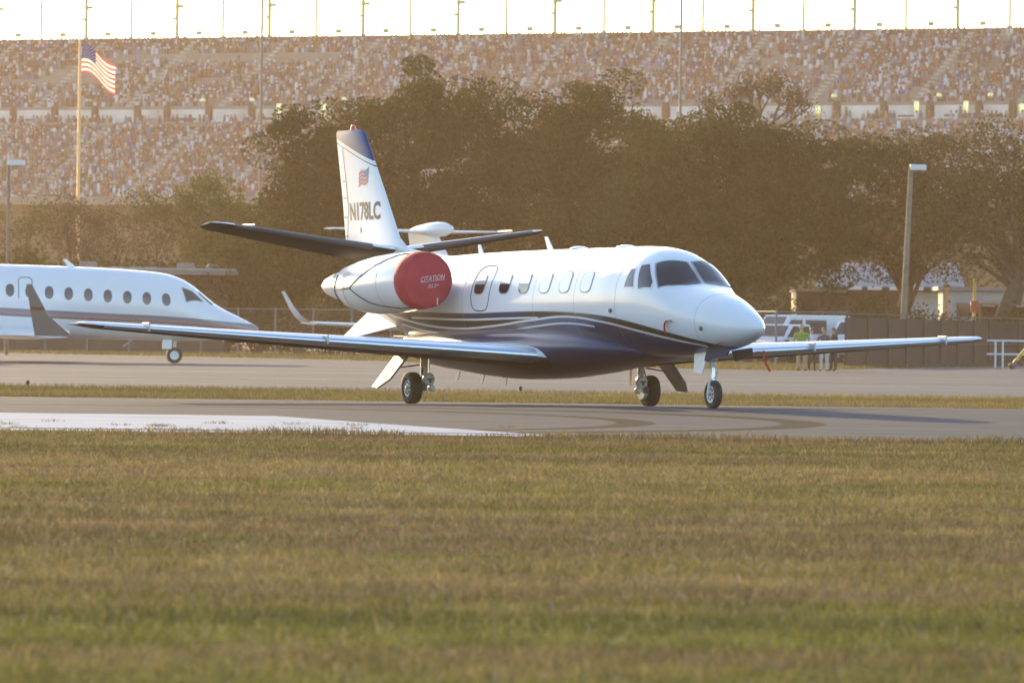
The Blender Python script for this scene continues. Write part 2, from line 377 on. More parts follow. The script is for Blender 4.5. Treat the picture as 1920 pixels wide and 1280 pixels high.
def asphalt_mat(name, col, arcs=(), streak=.25, rough=.8):
    m = bpy.data.materials.new(name); m.use_nodes = True; n = m.node_tree; b = n.nodes['Principled BSDF']; b.inputs['Roughness'].default_value = rough
    b.inputs['Specular IOR Level'].default_value = .02
    tc = n.nodes.new('ShaderNodeTexCoord'); sp = n.nodes.new('ShaderNodeSeparateXYZ'); n.links.new(tc.outputs['Object'], sp.inputs[0])
    mp = n.nodes.new('ShaderNodeMapping'); mp.inputs['Scale'].default_value = (.05, 1.1, 1); n.links.new(tc.outputs['Object'], mp.inputs[0])
    s1 = n.nodes.new('ShaderNodeTexNoise'); s1.inputs['Scale'].default_value = 1.0; s1.inputs['Detail'].default_value = 5; n.links.new(mp.outputs[0], s1.inputs['Vector'])
    mp2 = n.nodes.new('ShaderNodeMapping'); mp2.inputs['Scale'].default_value = (.5, 1.0, 1); n.links.new(tc.outputs['Object'], mp2.inputs[0])
    s2 = n.nodes.new('ShaderNodeTexNoise'); s2.inputs['Scale'].default_value = 1.3; s2.inputs['Detail'].default_value = 8; n.links.new(mp2.outputs[0], s2.inputs['Vector'])
    k = mnode(n, 'ADD', mnode(n, 'MULTIPLY', mnode(n, 'SUBTRACT', s1.outputs[0], .5), streak * 4), mnode(n, 'MULTIPLY', mnode(n, 'SUBTRACT', s2.outputs[0], .5), .6))
    k = mnode(n, 'ADD', k, 1.0)
    for cx, cyy, rad, wid, dark in arcs:
        dx = mnode(n, 'SUBTRACT', sp.outputs[0], cx); dy = mnode(n, 'SUBTRACT', sp.outputs[1], cyy)
        d = mnode(n, 'SQRT', mnode(n, 'ADD', mnode(n, 'MULTIPLY', dx, dx), mnode(n, 'MULTIPLY', dy, dy)))
        e = mnode(n, 'ABSOLUTE', mnode(n, 'SUBTRACT', d, rad))
        g = n.nodes.new('ShaderNodeMapRange'); g.inputs[1].default_value = wid; g.inputs[2].default_value = wid * .78; n.links.new(e, g.inputs[0])
        rgt = n.nodes.new('ShaderNodeMapRange'); rgt.inputs[1].default_value = -5.0; rgt.inputs[2].default_value = 4.0; n.links.new(dx, rgt.inputs[0])
        k = mnode(n, 'MULTIPLY', k, mnode(n, 'SUBTRACT', 1.0, mnode(n, 'MULTIPLY', mnode(n, 'MULTIPLY', g.outputs[0], rgt.outputs[0]), dark)))
    mx = n.nodes.new('ShaderNodeMix'); mx.data_type = 'RGBA'; mx.blend_type = 'MULTIPLY'; mx.inputs[0].default_value = 1; mx.inputs[6].default_value = (*col, 1)
    n.links.new(k, mx.inputs[7]); n.links.new(mx.outputs[2], b.inputs['Base Color'])
    f = n.nodes.new('ShaderNodeTexNoise'); f.inputs['Scale'].default_value = 40; n.links.new(tc.outputs['Object'], f.inputs['Vector'])
    bp = n.nodes.new('ShaderNodeBump'); bp.inputs['Strength'].default_value = .3; bp.inputs['Distance'].default_value = .01; n.links.new(f.outputs[0], bp.inputs['Height']); n.links.new(bp.outputs[0], b.inputs['Normal'])
    return m
M['ground'] = ground_mat()
M['runway'] = asphalt_mat('runway_asphalt', (.060, .067, .078), arcs=[(-3.2, 94.6, 7.45, .36, .97), (-5.2, 93.8, 7.0, .32, .97)], streak=.22)
M['taxi'] = asphalt_mat('taxiway_concrete', (.096, .102, .114), streak=.5)
M['paint'] = asphalt_mat('runway_paint', (.36, .39, .44), streak=.06)
M['faded_yellow'] = mat('faded_yellow_paint', (.42, .32, .19), .7, var=.25, scale=1)
gys = [-300, 0, 30, 60, 85, 92, 98, 103, 104.5, 106, 117, 128, 133, 144, 200, 300, 500, 900, 1600]
o = strip('ground', gys, -1500, 1500, -.02, M['ground'])
o = strip('runway', [85.2, 90, 95, 100, 103, 104.5, 106, 112, 120, 128], -900, 900, .004, M['runway'])
apron = [(-300, 420), (-60, 345), (-25, 318), (-16.8, 309), (-7.4, 290), (.9, 265), (6.7, 254.6), (11, 250), (14, 266), (19.3, 293), (25.7, 320), (60, 420), (300, 700)]
o = MB().add([(-900, 143.8, .004), (900, 143.8, .004)] + [(x, y, .004) for x, y in apron[::-1]] + [(-900, 500, .004)], [tuple(range(len(apron) + 3))]).build('taxiway', M['taxi']); o['kind'] = 'structure'
o = MB().quad((-30, 296, .003), (24, 268, .003), (26, 300, .003), (-28, 340, .003)).build('parking_pad', M['taxi']); o['kind'] = 'structure'
for o_, (a, b, y0, y1) in zip(range(3), ((-7.2, 120, 178.0, 181.0), (-80, 40, 205, 207), (3, 120, 196, 198.0))):
    o = MB().quad((a, y0, .009), (b, y0 + .5, .009), (b, y0 + .85, .009), (a, y0 + .35, .009)).build('taxiway_line', M['faded_yellow']); o['kind'] = 'structure'
# broad white painted area at the near side of the runway
def paint_poly(poly):
    mb = MB(); ny = 10; ys = np.linspace(85.6, 95.2, ny + 1)
    V = []; F = []
    for y in ys:
        t = (y - 85.6) / (95.2 - 85.6); xr = .95 + (-3.45 - .95) * t ** .92
        V += [(-40, y, float(gz(y)) + .009), (xr, y, float(gz(y)) + .009)]
    F = [(2*i, 2*i+1, 2*i+3, 2*i+2) for i in range(ny)]
    o = mb.add(V, F).build('runway_marking', M['paint']); o['kind'] = 'structure'
paint_poly(None)
o = MB().quad((-40, 86.55, float(gz(86.55)) + .014), (.2, 86.55, float(gz(86.55)) + .014), (.2, 86.75, float(gz(86.75)) + .014), (-40, 86.75, float(gz(86.75)) + .014)).build('marking_seam', M['runway']); o['kind'] = 'structure'

# ------------------------------------------------------------------ grass
def blades(name, X, Y, Z, h, wd, tint, lean=.5, seg=2):
    n = len(X); a = RNG.uniform(0, 2 * np.pi, n); ca, sa = np.cos(a), np.sin(a)
    lx, ly = RNG.normal(0, lean, n) * h, RNG.normal(0, lean, n) * h
    P0 = np.stack([X, Y, Z], -1); S = np.stack([ca * wd, sa * wd, 0 * wd], -1) * .5
    L = np.stack([lx, ly, h], -1)
    if seg == 1:
        V = np.stack([P0 - S, P0 + S, P0 + L], 1).reshape(-1, 3); F = np.arange(3 * n).reshape(-1, 3); k = 3
    else:
        Mid = P0 + L * np.array([.35, .35, .62]); V = np.stack([P0 - S, P0 + S, Mid + S * .8, Mid - S * .8, P0 + L], 1).reshape(-1, 3)
        b = np.arange(n)[:, None] * 5; F = np.concatenate([b + np.array([0, 1, 2]), b + np.array([0, 2, 3]), b + np.array([3, 2, 4])]); k = 5
    T = np.repeat(tint, k, 0)
    return npmesh(name, V, F, M['grass'], tint=T)
STRAW = np.array([.270, .200, .090]); BROWN = np.array([.168, .122, .064]); OLIVE = np.array([.165, .160, .040]); DOLIVE = np.array([.105, .104, .034]); GREY = np.array([.185, .155, .115])
def grass_tint(X, Y, greener=0.0):
    n1 = vnoise(X * .10, Y * .22, 1) * .30 + vnoise(X * .22, Y * 1.1, 2) * .40 + vnoise(X * 1.8, Y * 2.4, 8) * .30
    n2 = vnoise(X * .10 + 7, Y * .8, 3) * .6 + vnoise(X * 1.6, Y * 2.2, 4) * .4
    n3 = vnoise(X * 2.5, Y * 2.5, 5)
    g = np.clip((n1 - .5 + greener) * 3.8 + .16 + RNG.normal(0, .22, len(X)), 0, 1)[:, None]
    d = np.clip((n2 - .5) * 3.0 + .5 + RNG.normal(0, .3, len(X)), 0, 1)[:, None]
    dry = STRAW * d + BROWN * (1 - d); dry = dry * (1 - .35 * (n3[:, None] > .6)) + GREY * (.35 * (n3[:, None] > .6))
    wet = OLIVE * d + DOLIVE * (1 - d)
    return (wet * g + dry * (1 - g)) * RNG.uniform(.7, 1.25, (len(X), 1)) * (.70 + .60 * (.45 * vnoise(X * .25, Y * 1.9, 21) + .55 * vnoise(X * 4.5, Y * 3.0, 22)))[:, None]
def wedge(n, y0, y1, pw=1.0, margin=2.5):
    u = RNG.uniform(0, 1, n); Y = y0 + (y1 - y0) * u ** pw; X = RNG.uniform(-1, 1, n) * (.0800 * Y + margin); return X, Y
X, Y = wedge(330000, 22, 85.3, 1.35)
g = blades('foreground_grass', X, Y, gz(Y) - .02, RNG.uniform(.022, .052, len(X)) * (1 + .5 * vnoise(X * .9, Y * .9, 9)), RNG.uniform(.004, .009, len(X)) * (.7 + Y / 70), grass_tint(X, Y, .24 * np.exp(-((Y - 31.5) / 1.8) ** 2) + .08 * (Y > 70) + .05 * (Y < 29)), lean=.8)
tag(g, 'mown dry brown and olive grass filling the foreground before the runway', 'grass', kind='stuff')
n = 2600; X, Y = wedge(n, 24, 85.0, 1.1)
c = RNG.integers(0, n, 9000); Xs = X[c] + RNG.normal(0, .05, 9000); Ys = Y[c] + RNG.normal(0, .05, 9000)
g = blades('grass_stalks', Xs, Ys, gz(Ys) - .02, RNG.uniform(.05, .12, 9000), RNG.uniform(.004, .008, 9000), grass_tint(Xs, Ys) * 1.1, lean=.35)
tag(g, 'taller dry stalks standing out of the foreground grass', 'grass', kind='stuff')
n = 9000; Y = RNG.uniform(84.6, 85.7, n) ; X = RNG.uniform(-11, 11, n)
g = blades('verge_grass', X, Y, gz(Y) - .02, RNG.uniform(.04, .15, n) * (vnoise(X * 1.3, Y, 11) + .3), RNG.uniform(.008, .018, n), grass_tint(X, Y, .1), lean=.5)
tag(g, 'ragged green grass edge creeping over the near runway side', 'grass', kind='stuff')
cx_ = RNG.uniform(-8.5, 0, 26); cy_ = RNG.choice([88.6, 90.4, 86.9], 26) + RNG.normal(0, .08, 26); k = RNG.integers(0, 26, 1300); X = cx_[k] + RNG.normal(0, .10, 1300); Y = cy_[k] + RNG.normal(0, .05, 1300)
g = blades('crack_weeds', X, Y, gz(Y) + .004, RNG.uniform(.02, .07, 1300), RNG.uniform(.006, .014, 1300), grass_tint(X, Y, .1), lean=.7, seg=1)
tag(g, 'small weeds sprouting from cracks in the white runway marking', 'weeds', kind='stuff')
n = 95000; Y = RNG.uniform(127.7, 144.3, n); X = RNG.uniform(-1, 1, n) * (.08 * Y + 3)
g = blades('median_grass', X, Y, gz(Y) - .02, RNG.uniform(.05, .12, n) * (1 + .5 * (Y > 142)), RNG.uniform(.012, .026, n), grass_tint(X, Y, .06), lean=.5, seg=1)
tag(g, 'strip of grass between the runway and the taxiway behind it', 'grass', kind='stuff')
n = 120000; Y = RNG.uniform(250, 346, n); X = RNG.uniform(-1, 1, n) * (.08 * Y + 3)
edge = np.interp(X, [p[0] for p in apron], [p[1] for p in apron]); k = (Y > edge) ; X, Y = X[k], Y[k]; n = len(X)
g = blades('far_grass', X, Y, gz(Y) - .02, RNG.uniform(.06, .2, n), RNG.uniform(.03, .06, n), grass_tint(X, Y, .12), lean=.5, seg=1)
tag(g, 'green grass verge beyond the taxiway along the chain link fence', 'grass', kind='stuff')

# ------------------------------------------------------------------ the blue and white business jet
JM = Matrix(((0.439615, 0.898186, 0.000207, 0.34657), (-0.898152, 0.439596, 0.008871, 111.37012), (0.007877, -0.004085, 0.999961, 0.13447), (0, 0, 0, 1)))
JET = empty('business_jet', mw=JM)
tag(JET, 'white over navy twin engine business jet parked on the runway with red engine covers', 'jet')
LX0, LX1, LZ0, LZ1 = -8.6, 8.6, 0.0, 3.0
A_PTS = [(-8.6, 2.9), (-6.6, 2.55), (-5.6, 1.95), (-4.6, 1.66), (-2.7, 1.60), (-.72, 1.565), (.74, 1.58), (1.76, 1.585), (2.96, 1.565), (4.1, 1.515), (4.82, 1.445), (6.13, 1.25), (7.08, 1.07), (7.6, .97), (8.6, .85)]
L_PTS = [(-8.6, 2.85), (-6.6, 2.45), (-5.6, 1.85), (-4.4, 1.56), (-3.56, 1.46), (-2.58, 1.36), (-1.3, 1.30), (0, 1.335), (1.7, 1.437), (2.93, 1.485), (4.07, 1.41), (5.43, 1.235), (6.8, 1.03), (7.6, .90), (8.6, .78)]
def cx(n, x): return mnode(n, 'DIVIDE', mnode(n, 'SUBTRACT', x, LX0), LX1 - LX0)
def cz(n, fc, x):
    n.links.new(cx(n, x), fc.inputs['Value']); return mnode(n, 'ADD', mnode(n, 'MULTIPLY', fc.outputs[0], LZ1 - LZ0), LZ0)
def below(pts, dz=0.0):
    return lambda n, x, y, z: mnode(n, 'LESS_THAN', z, mnode(n, 'ADD', cz(n, curve_node(n, pts, LX0, LX1, LZ0, LZ1), x), dz))
def near(pts, dz, wd, x0, x1):
    def f(n, x, y, z):
        d = mnode(n, 'ABSOLUTE', mnode(n, 'SUBTRACT', z, mnode(n, 'ADD', cz(n, curve_node(n, pts, LX0, LX1, LZ0, LZ1), x), dz)))
        a = mnode(n, 'LESS_THAN', d, wd); b = mnode(n, 'MULTIPLY', mnode(n, 'GREATER_THAN', x, x0), mnode(n, 'LESS_THAN', x, x1)); return mnode(n, 'MULTIPLY', a, b)
    return f
NAVY = (.005, .026, .090); BRONZE = (.030, .022, .014); SILV = (.72, .70, .66)
M['jet_skin'] = livery('jet_livery', [(below(A_PTS), BRONZE), (near(A_PTS, -.05, .05, -1.0, 1.45), NAVY), (near(A_PTS, -.115, .017, -3.2, 1.9), SILV), (below(L_PTS), NAVY), (near(L_PTS, 0, .018, -5, 7.0), SILV), (near(L_PTS, -.11, .015, -3.9, 3.9), SILV), (near(A_PTS, 0, .008, -5, 7.3), (.62, .62, .60))])
XLS = [(8.25,1.30,1.29,.01,1.295,2),(8.22,1.36,1.235,.065,1.295,2),(8.15,1.41,1.185,.12,1.295,2),(7.95,1.515,1.10,.24,1.30,2),(7.65,1.64,1.02,.355,1.32,2),(7.35,1.75,.97,.455,1.36,2.05),(6.95,1.86,.92,.555,1.42,2.1),(6.5,1.96,.88,.665,1.5,2.2),(6.27,2.02,.865,.71,1.56,2.3),(6.0,2.20,.85,.745,1.62,2.4),(5.75,2.375,.84,.775,1.67,2.4),(5.5,2.50,.83,.80,1.70,2.3),(5.2,2.595,.825,.825,1.72,2.2),(4.7,2.645,.82,.845,1.73,2.1),(4.2,2.655,.81,.86,1.74,2.1),(3,2.65,.8,.865,1.74,2.1),(0,2.64,.8,.865,1.74,2.1),(-2.2,2.61,.82,.86,1.74,2.1),(-3.3,2.58,.95,.81,1.76,2.1),(-4.5,2.53,1.2,.68,1.83,2.1),(-5.5,2.47,1.45,.53,1.92,2.1),(-6.5,2.40,1.72,.37,2.03,2.1),(-7.4,2.34,1.98,.2,2.15,2.1),(-8.0,2.28,2.15,.07,2.22,2.1),(-8.1,2.25,2.21,.02,2.23,2)]
B = Body(XLS); FUS = B.loft('fuselage', M['jet_skin'], JET)
# belly / wing fairing
FAIR = Body([(5.2, .92, .84, .02, .88, 2), (4.8, 1.05, .775, .42, .92, 2), (4.0, 1.22, .69, .74, .96, 2.05), (3.2, 1.34, .61, .90, .98, 2.1), (2.2, 1.40, .525, .99, .98, 2.2), (1.0, 1.42, .455, 1.03, .96, 2.3), (0, 1.40, .44, 1.03, .95, 2.3), (-.8, 1.38, .47, 1.01, .95, 2.3), (-2.0, 1.34, .56, .97, .97, 2.3), (-3.2, 1.28, .66, .82, 1.0, 2.2), (-4.2, 1.24, .92, .5, 1.1, 2), (-4.5, 1.22, 1.15, .05, 1.19, 2)])
FAIR.loft('belly_fairing', M['navy'], JET, nx=70, nt_=48)
# glazing
STG = [(5.574, 125.9), (5.76, 92.6), (6.0, 91.8), (6.24, 92.2), (6.29, 99), (6.26, 112), (6.15, 130), (5.975, 150)]
def mirror(p): return [(x, 180 - t) for x, t in p]
def frame_of(poly, g): 
    c = np.mean(np.array(poly), 0); return [tuple(c + (np.array(p) - c) * g) for p in poly]
for poly, g in ((STG, 1.09), ([(5.47, 166.5), (5.29, 138.5), (5.46, 132.0), (5.80, 151.0), (5.80, 159.5)], 1.13), ([(5.03, 166.2), (5.05, 145.5), (5.17, 144.0), (5.30, 165.6)], 1.16)):
    for pl, sd_ in ((poly, 's'), (mirror(poly), 'p')):
        fr = B.patch('window_frame', frame_of(pl, g), M['white'] if g > 1.1 else M['print_grey'], FUS, .004)
        B.patch('cockpit_window', pl, M['glass'], FUS, .009)
for x in (-.37, .60, 1.35, 2.14, 2.89, 3.67):
    for s in (0, 1):
        th = 160.0 if not s else 20.0
        B.patch('window_frame', rrect(x, th, .215, 12.4, 5, 3.2), M['print_grey'], FUS, .003)
        cw = B.patch('cabin_window', rrect(x, th, .19, 11.2, 5, 3.2), M['cabin_glass'] if x < 1.5 else M['reflection_glass'], FUS, .007)
        if x < 1.5: B.patch('sky_reflection', [(a, max(t, 20 - 0.0) if s else min(t, 160 + 1.0)) for a, t in rrect(x, th, .188, 11.0, 5, 3.2)], M['reflection_glass'], cw, .009)  # upper half painted pale for the reflected sky
q = [(a, t) for a, t in rrect(-.30, 162, .36, 26, 9, 3.6)]; q.append(q[0]); B.line('exit_door_seam', q, .011, M['grey_line'], FUS)
for x, th in ((4.6, 189), (7.15, 193)): 
    V = B.pt(x, R(th)); MB().lathe([(-.03, .035), (0, .035), (.004, .02)], (V[0], V[1] - .0, V[2]), 'Y', 12).build('static_port', M['grey_line'], FUS)
# small panel seams on the nose and cabin
for q_ in (rrect(-2.6, 215, .35, 14, 9, 3.4), rrect(5.75, 205, .22, 10, 9, 3.4)): B.line('hatch_seam', q_ + q_[:1], .002, M['print_grey'], FUS)
for x in (7.0, 4.75, 3.28, 1.75, -1.0, -4.4, -5.6):
    B.line('panel_seam', [(x, t) for t in range(80, 240, 6)], .0028, M['print_grey'], FUS)
# roof antennas
def blade_ant(x, z, h, sweep, c, nm='blade_antenna'):
    return MB().add([(x, .012, z), (x - c, .012, z), (x - c, -.012, z), (x, -.012, z), (x - sweep, .006, z + h), (x - sweep - c * .55, .006, z + h), (x - sweep - c * .55, -.006, z + h), (x - sweep, -.006, z + h)], [(0, 1, 2, 3), (4, 5, 6, 7), (0, 1, 5, 4), (1, 2, 6, 5), (2, 3, 7, 6), (3, 0, 4, 7)]).build(nm, M['white'], JET, bevel=.004)
blade_ant(.80, 2.62, .25, .25, .22); blade_ant(-1.93, 2.59, .18, .14, .2)
for x in (1.75, 3.5): MB().lathe([(0, .16), (.02, .15), (.045, .08), (.05, .01)], (x, 0, 2.642), 'Z', 20).build('satellite_antenna', M['white'], JET, smooth=True)
for x, y, h in ((-1.25, -.28, .16), (-.5, -.2, .20), (-2.3, -.25, .10)):
    MB().add([(x, y + .01, .56), (x - .16, y + .01, .56), (x - .16, y - .01, .56), (x, y - .01, .56), (x - .10, y + .006, .52 - h), (x - .2, y + .006, .52 - h), (x - .2, y - .006, .52 - h), (x - .10, y - .006, .52 - h)], [(0, 1, 2, 3), (4, 5, 6, 7), (0, 1, 5, 4), (1, 2, 6, 5), (2, 3, 7, 6), (3, 0, 4, 7)]).build('belly_antenna', M['white'], JET)
# wings
def underside_shade(n, x, y, z):
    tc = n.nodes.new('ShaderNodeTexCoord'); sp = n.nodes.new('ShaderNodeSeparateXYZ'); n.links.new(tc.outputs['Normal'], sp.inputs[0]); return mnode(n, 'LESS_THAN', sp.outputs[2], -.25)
M['wing_skin'] = livery('wing_shaded_below', [(underside_shade, (.050, .046, .046))], coat=0.0, rough=.6)  # shade below wings and stabiliser painted as a dark lower face
M['wing_skin'].node_tree.nodes['Principled BSDF'].inputs['Specular IOR Level'].default_value = .12
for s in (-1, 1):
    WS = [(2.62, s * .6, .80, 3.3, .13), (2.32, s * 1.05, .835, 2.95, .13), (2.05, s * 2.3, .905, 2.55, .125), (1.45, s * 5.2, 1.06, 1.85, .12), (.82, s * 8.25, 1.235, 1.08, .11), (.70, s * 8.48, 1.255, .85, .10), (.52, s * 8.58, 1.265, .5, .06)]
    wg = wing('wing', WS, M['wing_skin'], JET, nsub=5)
    wing('leading_edge', [(a, b, c, d, e) for a, b, c, d, e in WS[1:5]], M['silver'], wg, t1=.062, grow=.004, nsub=5, cap=False)
    for yy, xx, zz in ((4.6, 1.59, 1.03), (7.55, .98, 1.195)):
        MB().box((xx - .06, s * yy, zz + .02), (.30, .03, .16)).build('stall_fence', M['dull_metal'], wg, bevel=.01)
    for yy in (3.3, 5.6):   # flap track fairings
        t = (yy - 2.3) / 6.0; MB().lathe([(-.55, .005), (-.4, .03), (-.1, .045), (.2, .03), (.4, .005)], (.25 - t * .15, s * yy, .85 + t * .31), 'X', 12).build('flap_track_fairing', M['gear_dark'], wg, smooth=True)
    # aileron and flap gaps
    MB().tube([(.30, s * 1.2, .905), (.12, s * 4.6, 1.08), (.02, s * 8.1, 1.245)], .006, 5).build('flap_seam', M['grey_line'], wg)
    # horizontal stabiliser
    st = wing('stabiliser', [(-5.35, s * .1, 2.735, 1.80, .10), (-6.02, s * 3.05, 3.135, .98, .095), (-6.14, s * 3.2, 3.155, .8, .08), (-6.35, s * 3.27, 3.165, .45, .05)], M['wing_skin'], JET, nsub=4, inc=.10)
    wing('deice_boot', [(-5.44, s * .5, 2.789, 1.69, .10), (-6.0, s * 2.95, 3.121, 1.01, .095)], M['grey_line'], st, t1=.06, grow=.003, nsub=4, cap=False, inc=.10)
    MB().tube([(-6.05, s * 2.55, 3.13), (-6.6, s * 2.55, 3.13)], .018, 6).build('static_wick', M['dull_metal'], st)
    # ventral strake
    MB().add([(-4.0, s * .38, 1.42), (-5.9, s * .33, 1.62), (-6.45, s * .62, 1.14), (-6.2, s * .62, 1.12), (-4.0, s * .42, 1.42), (-5.9, s * .37, 1.62), (-6.45, s * .65, 1.14), (-6.2, s * .65, 1.12)], [(0, 1, 2, 3), (4, 5, 6, 7), (0, 1, 5, 4), (1, 2, 6, 5), (2, 3, 7, 6), (3, 0, 4, 7)]).build('ventral_strake', M['white'], JET)
# fin
def fin_mask(off, w_=None):
    def f(n, x, y, z):
        ln = mnode(n, 'ADD', mnode(n, 'MULTIPLY', mnode(n, 'SUBTRACT', -6.42, x), .27), 4.32 + off)
        if w_ is None: return mnode(n, 'GREATER_THAN', z, ln)
        return mnode(n, 'LESS_THAN', mnode(n, 'ABSOLUTE', mnode(n, 'SUBTRACT', z, ln)), w_)
    return f
M['fin_skin'] = livery('fin_livery', [(fin_mask(0), (.02, .055, .17)), (fin_mask(-.03, .012), SILV), (fin_mask(-.075, .010), (.10, .09, .08))], rough=.45, coat=.1)
M['fin_skin'].node_tree.nodes['Principled BSDF'].inputs['Specular IOR Level'].default_value = .2
FS = [(-2.6, 0, 2.54, 2.2, .02), (-4.2, 0, 2.66, 1.6, .05), (-5.0, 0, 2.745, 2.0, .07), (-5.15, 0, 2.80, 2.5, .07), (-5.42, 0, 2.95, 2.3, .085), (-6.0, 0, 3.7, 1.88, .09), (-6.93, 0, 4.86, 1.26, .09), (-7.02, 0, 4.93, 1.14, .07)]
FIN = wing('fin', FS, M['fin_skin'], JET, axis='z', nsub=6)
def fin_y(x, z):
    S = sorted(FS, key=lambda a: a[2]); zz = [a[2] for a in S]
    xl = np.interp(z, zz, [a[0] for a in S]); c = np.interp(z, zz, [a[3] for a in S]); th = np.interp(z, zz, [a[4] for a in S])
    return aft(np.clip((xl - x) / c, 0.001, .999)) * th * c
def on_fin(V2, s, off=.004):
    V2 = np.asarray(V2); return np.stack([V2[:, 0], s * (fin_y(V2[:, 0], V2[:, 1]) + off), V2[:, 1]], -1)
for s in (-1, 1):
    V, F = text_mesh('N178LC', .035)
    xx = V[:, 0] if s < 0 else 1 - V[:, 0]; zz = V[:, 1]
    put('registration_letters', on_fin(np.stack([-7.44 + 1.40 * xx - .05 * zz, 3.275 + .335 * zz], -1), s), F, M['print_black'], FIN)
    # small waving flag decal : seven red bars, white ground, blue canton
    def fl(a, b):
        a = np.asarray(a); b = np.asarray(b); xx = -7.02 + .40 * a if s < 0 else -6.62 - .40 * a
        return on_fin(np.stack([xx + .10 * (1 - b) * 0 + 0 * a, 3.87 + .27 * b + .03 * np.sin(a * 6.2) + .10 * a], -1), s, .004 if True else 0)
    def grid(a0, a1, b0, b1, off, nm, mt):
        na = 8; A = np.linspace(a0, a1, na + 1); Vv = np.concatenate([fl(A, 0 * A + b0), fl(A, 0 * A + b1)]); Vv[:, 1] += s * off
        put(nm, Vv, [(i, i + 1, na + 2 + i, na + 1 + i) for i in range(na)], mt, FIN)
    grid(0, 1, 0, 1, .0, 'flag_ground', M['print_white'])
    for k in range(4): grid(0, 1, k * .26, k * .26 + .12, .002, 'flag_stripe', M['flag_red'])
    grid(.62, 1, .5, 1, .004, 'flag_canton', M['canton'])
    P = on_fin(np.array([(-7.62, 2.95), (-7.55, 3.5), (-7.70, 4.1), (-7.86, 4.62)]), s, .001); MB().tube([tuple(p) for p in P], .006, 5).build('rudder_seam', M['print_grey'], FIN)
    for z in (3.0, 3.35, 3.7, 4.0): MB().box((-7.62 - (z - 2.95) * .13, s * (fin_y(-7.6, z) + .006), z), (.10, .012, .02)).build('rudder_hinge', M['print_grey'], FIN)
    MB().box((-6.9, s * (fin_y(-6.9, 3.1) + .004), 3.1), (.05, .012, .09)).build('fin_placard', M['print_grey'], FIN)
MB().lathe([(0, .055), (.05, .05), (.085, .03), (.095, .004)], (-7.45, 0, 4.925), 'Z', 16).build('beacon', M['red_lamp'], FIN, smooth=True)
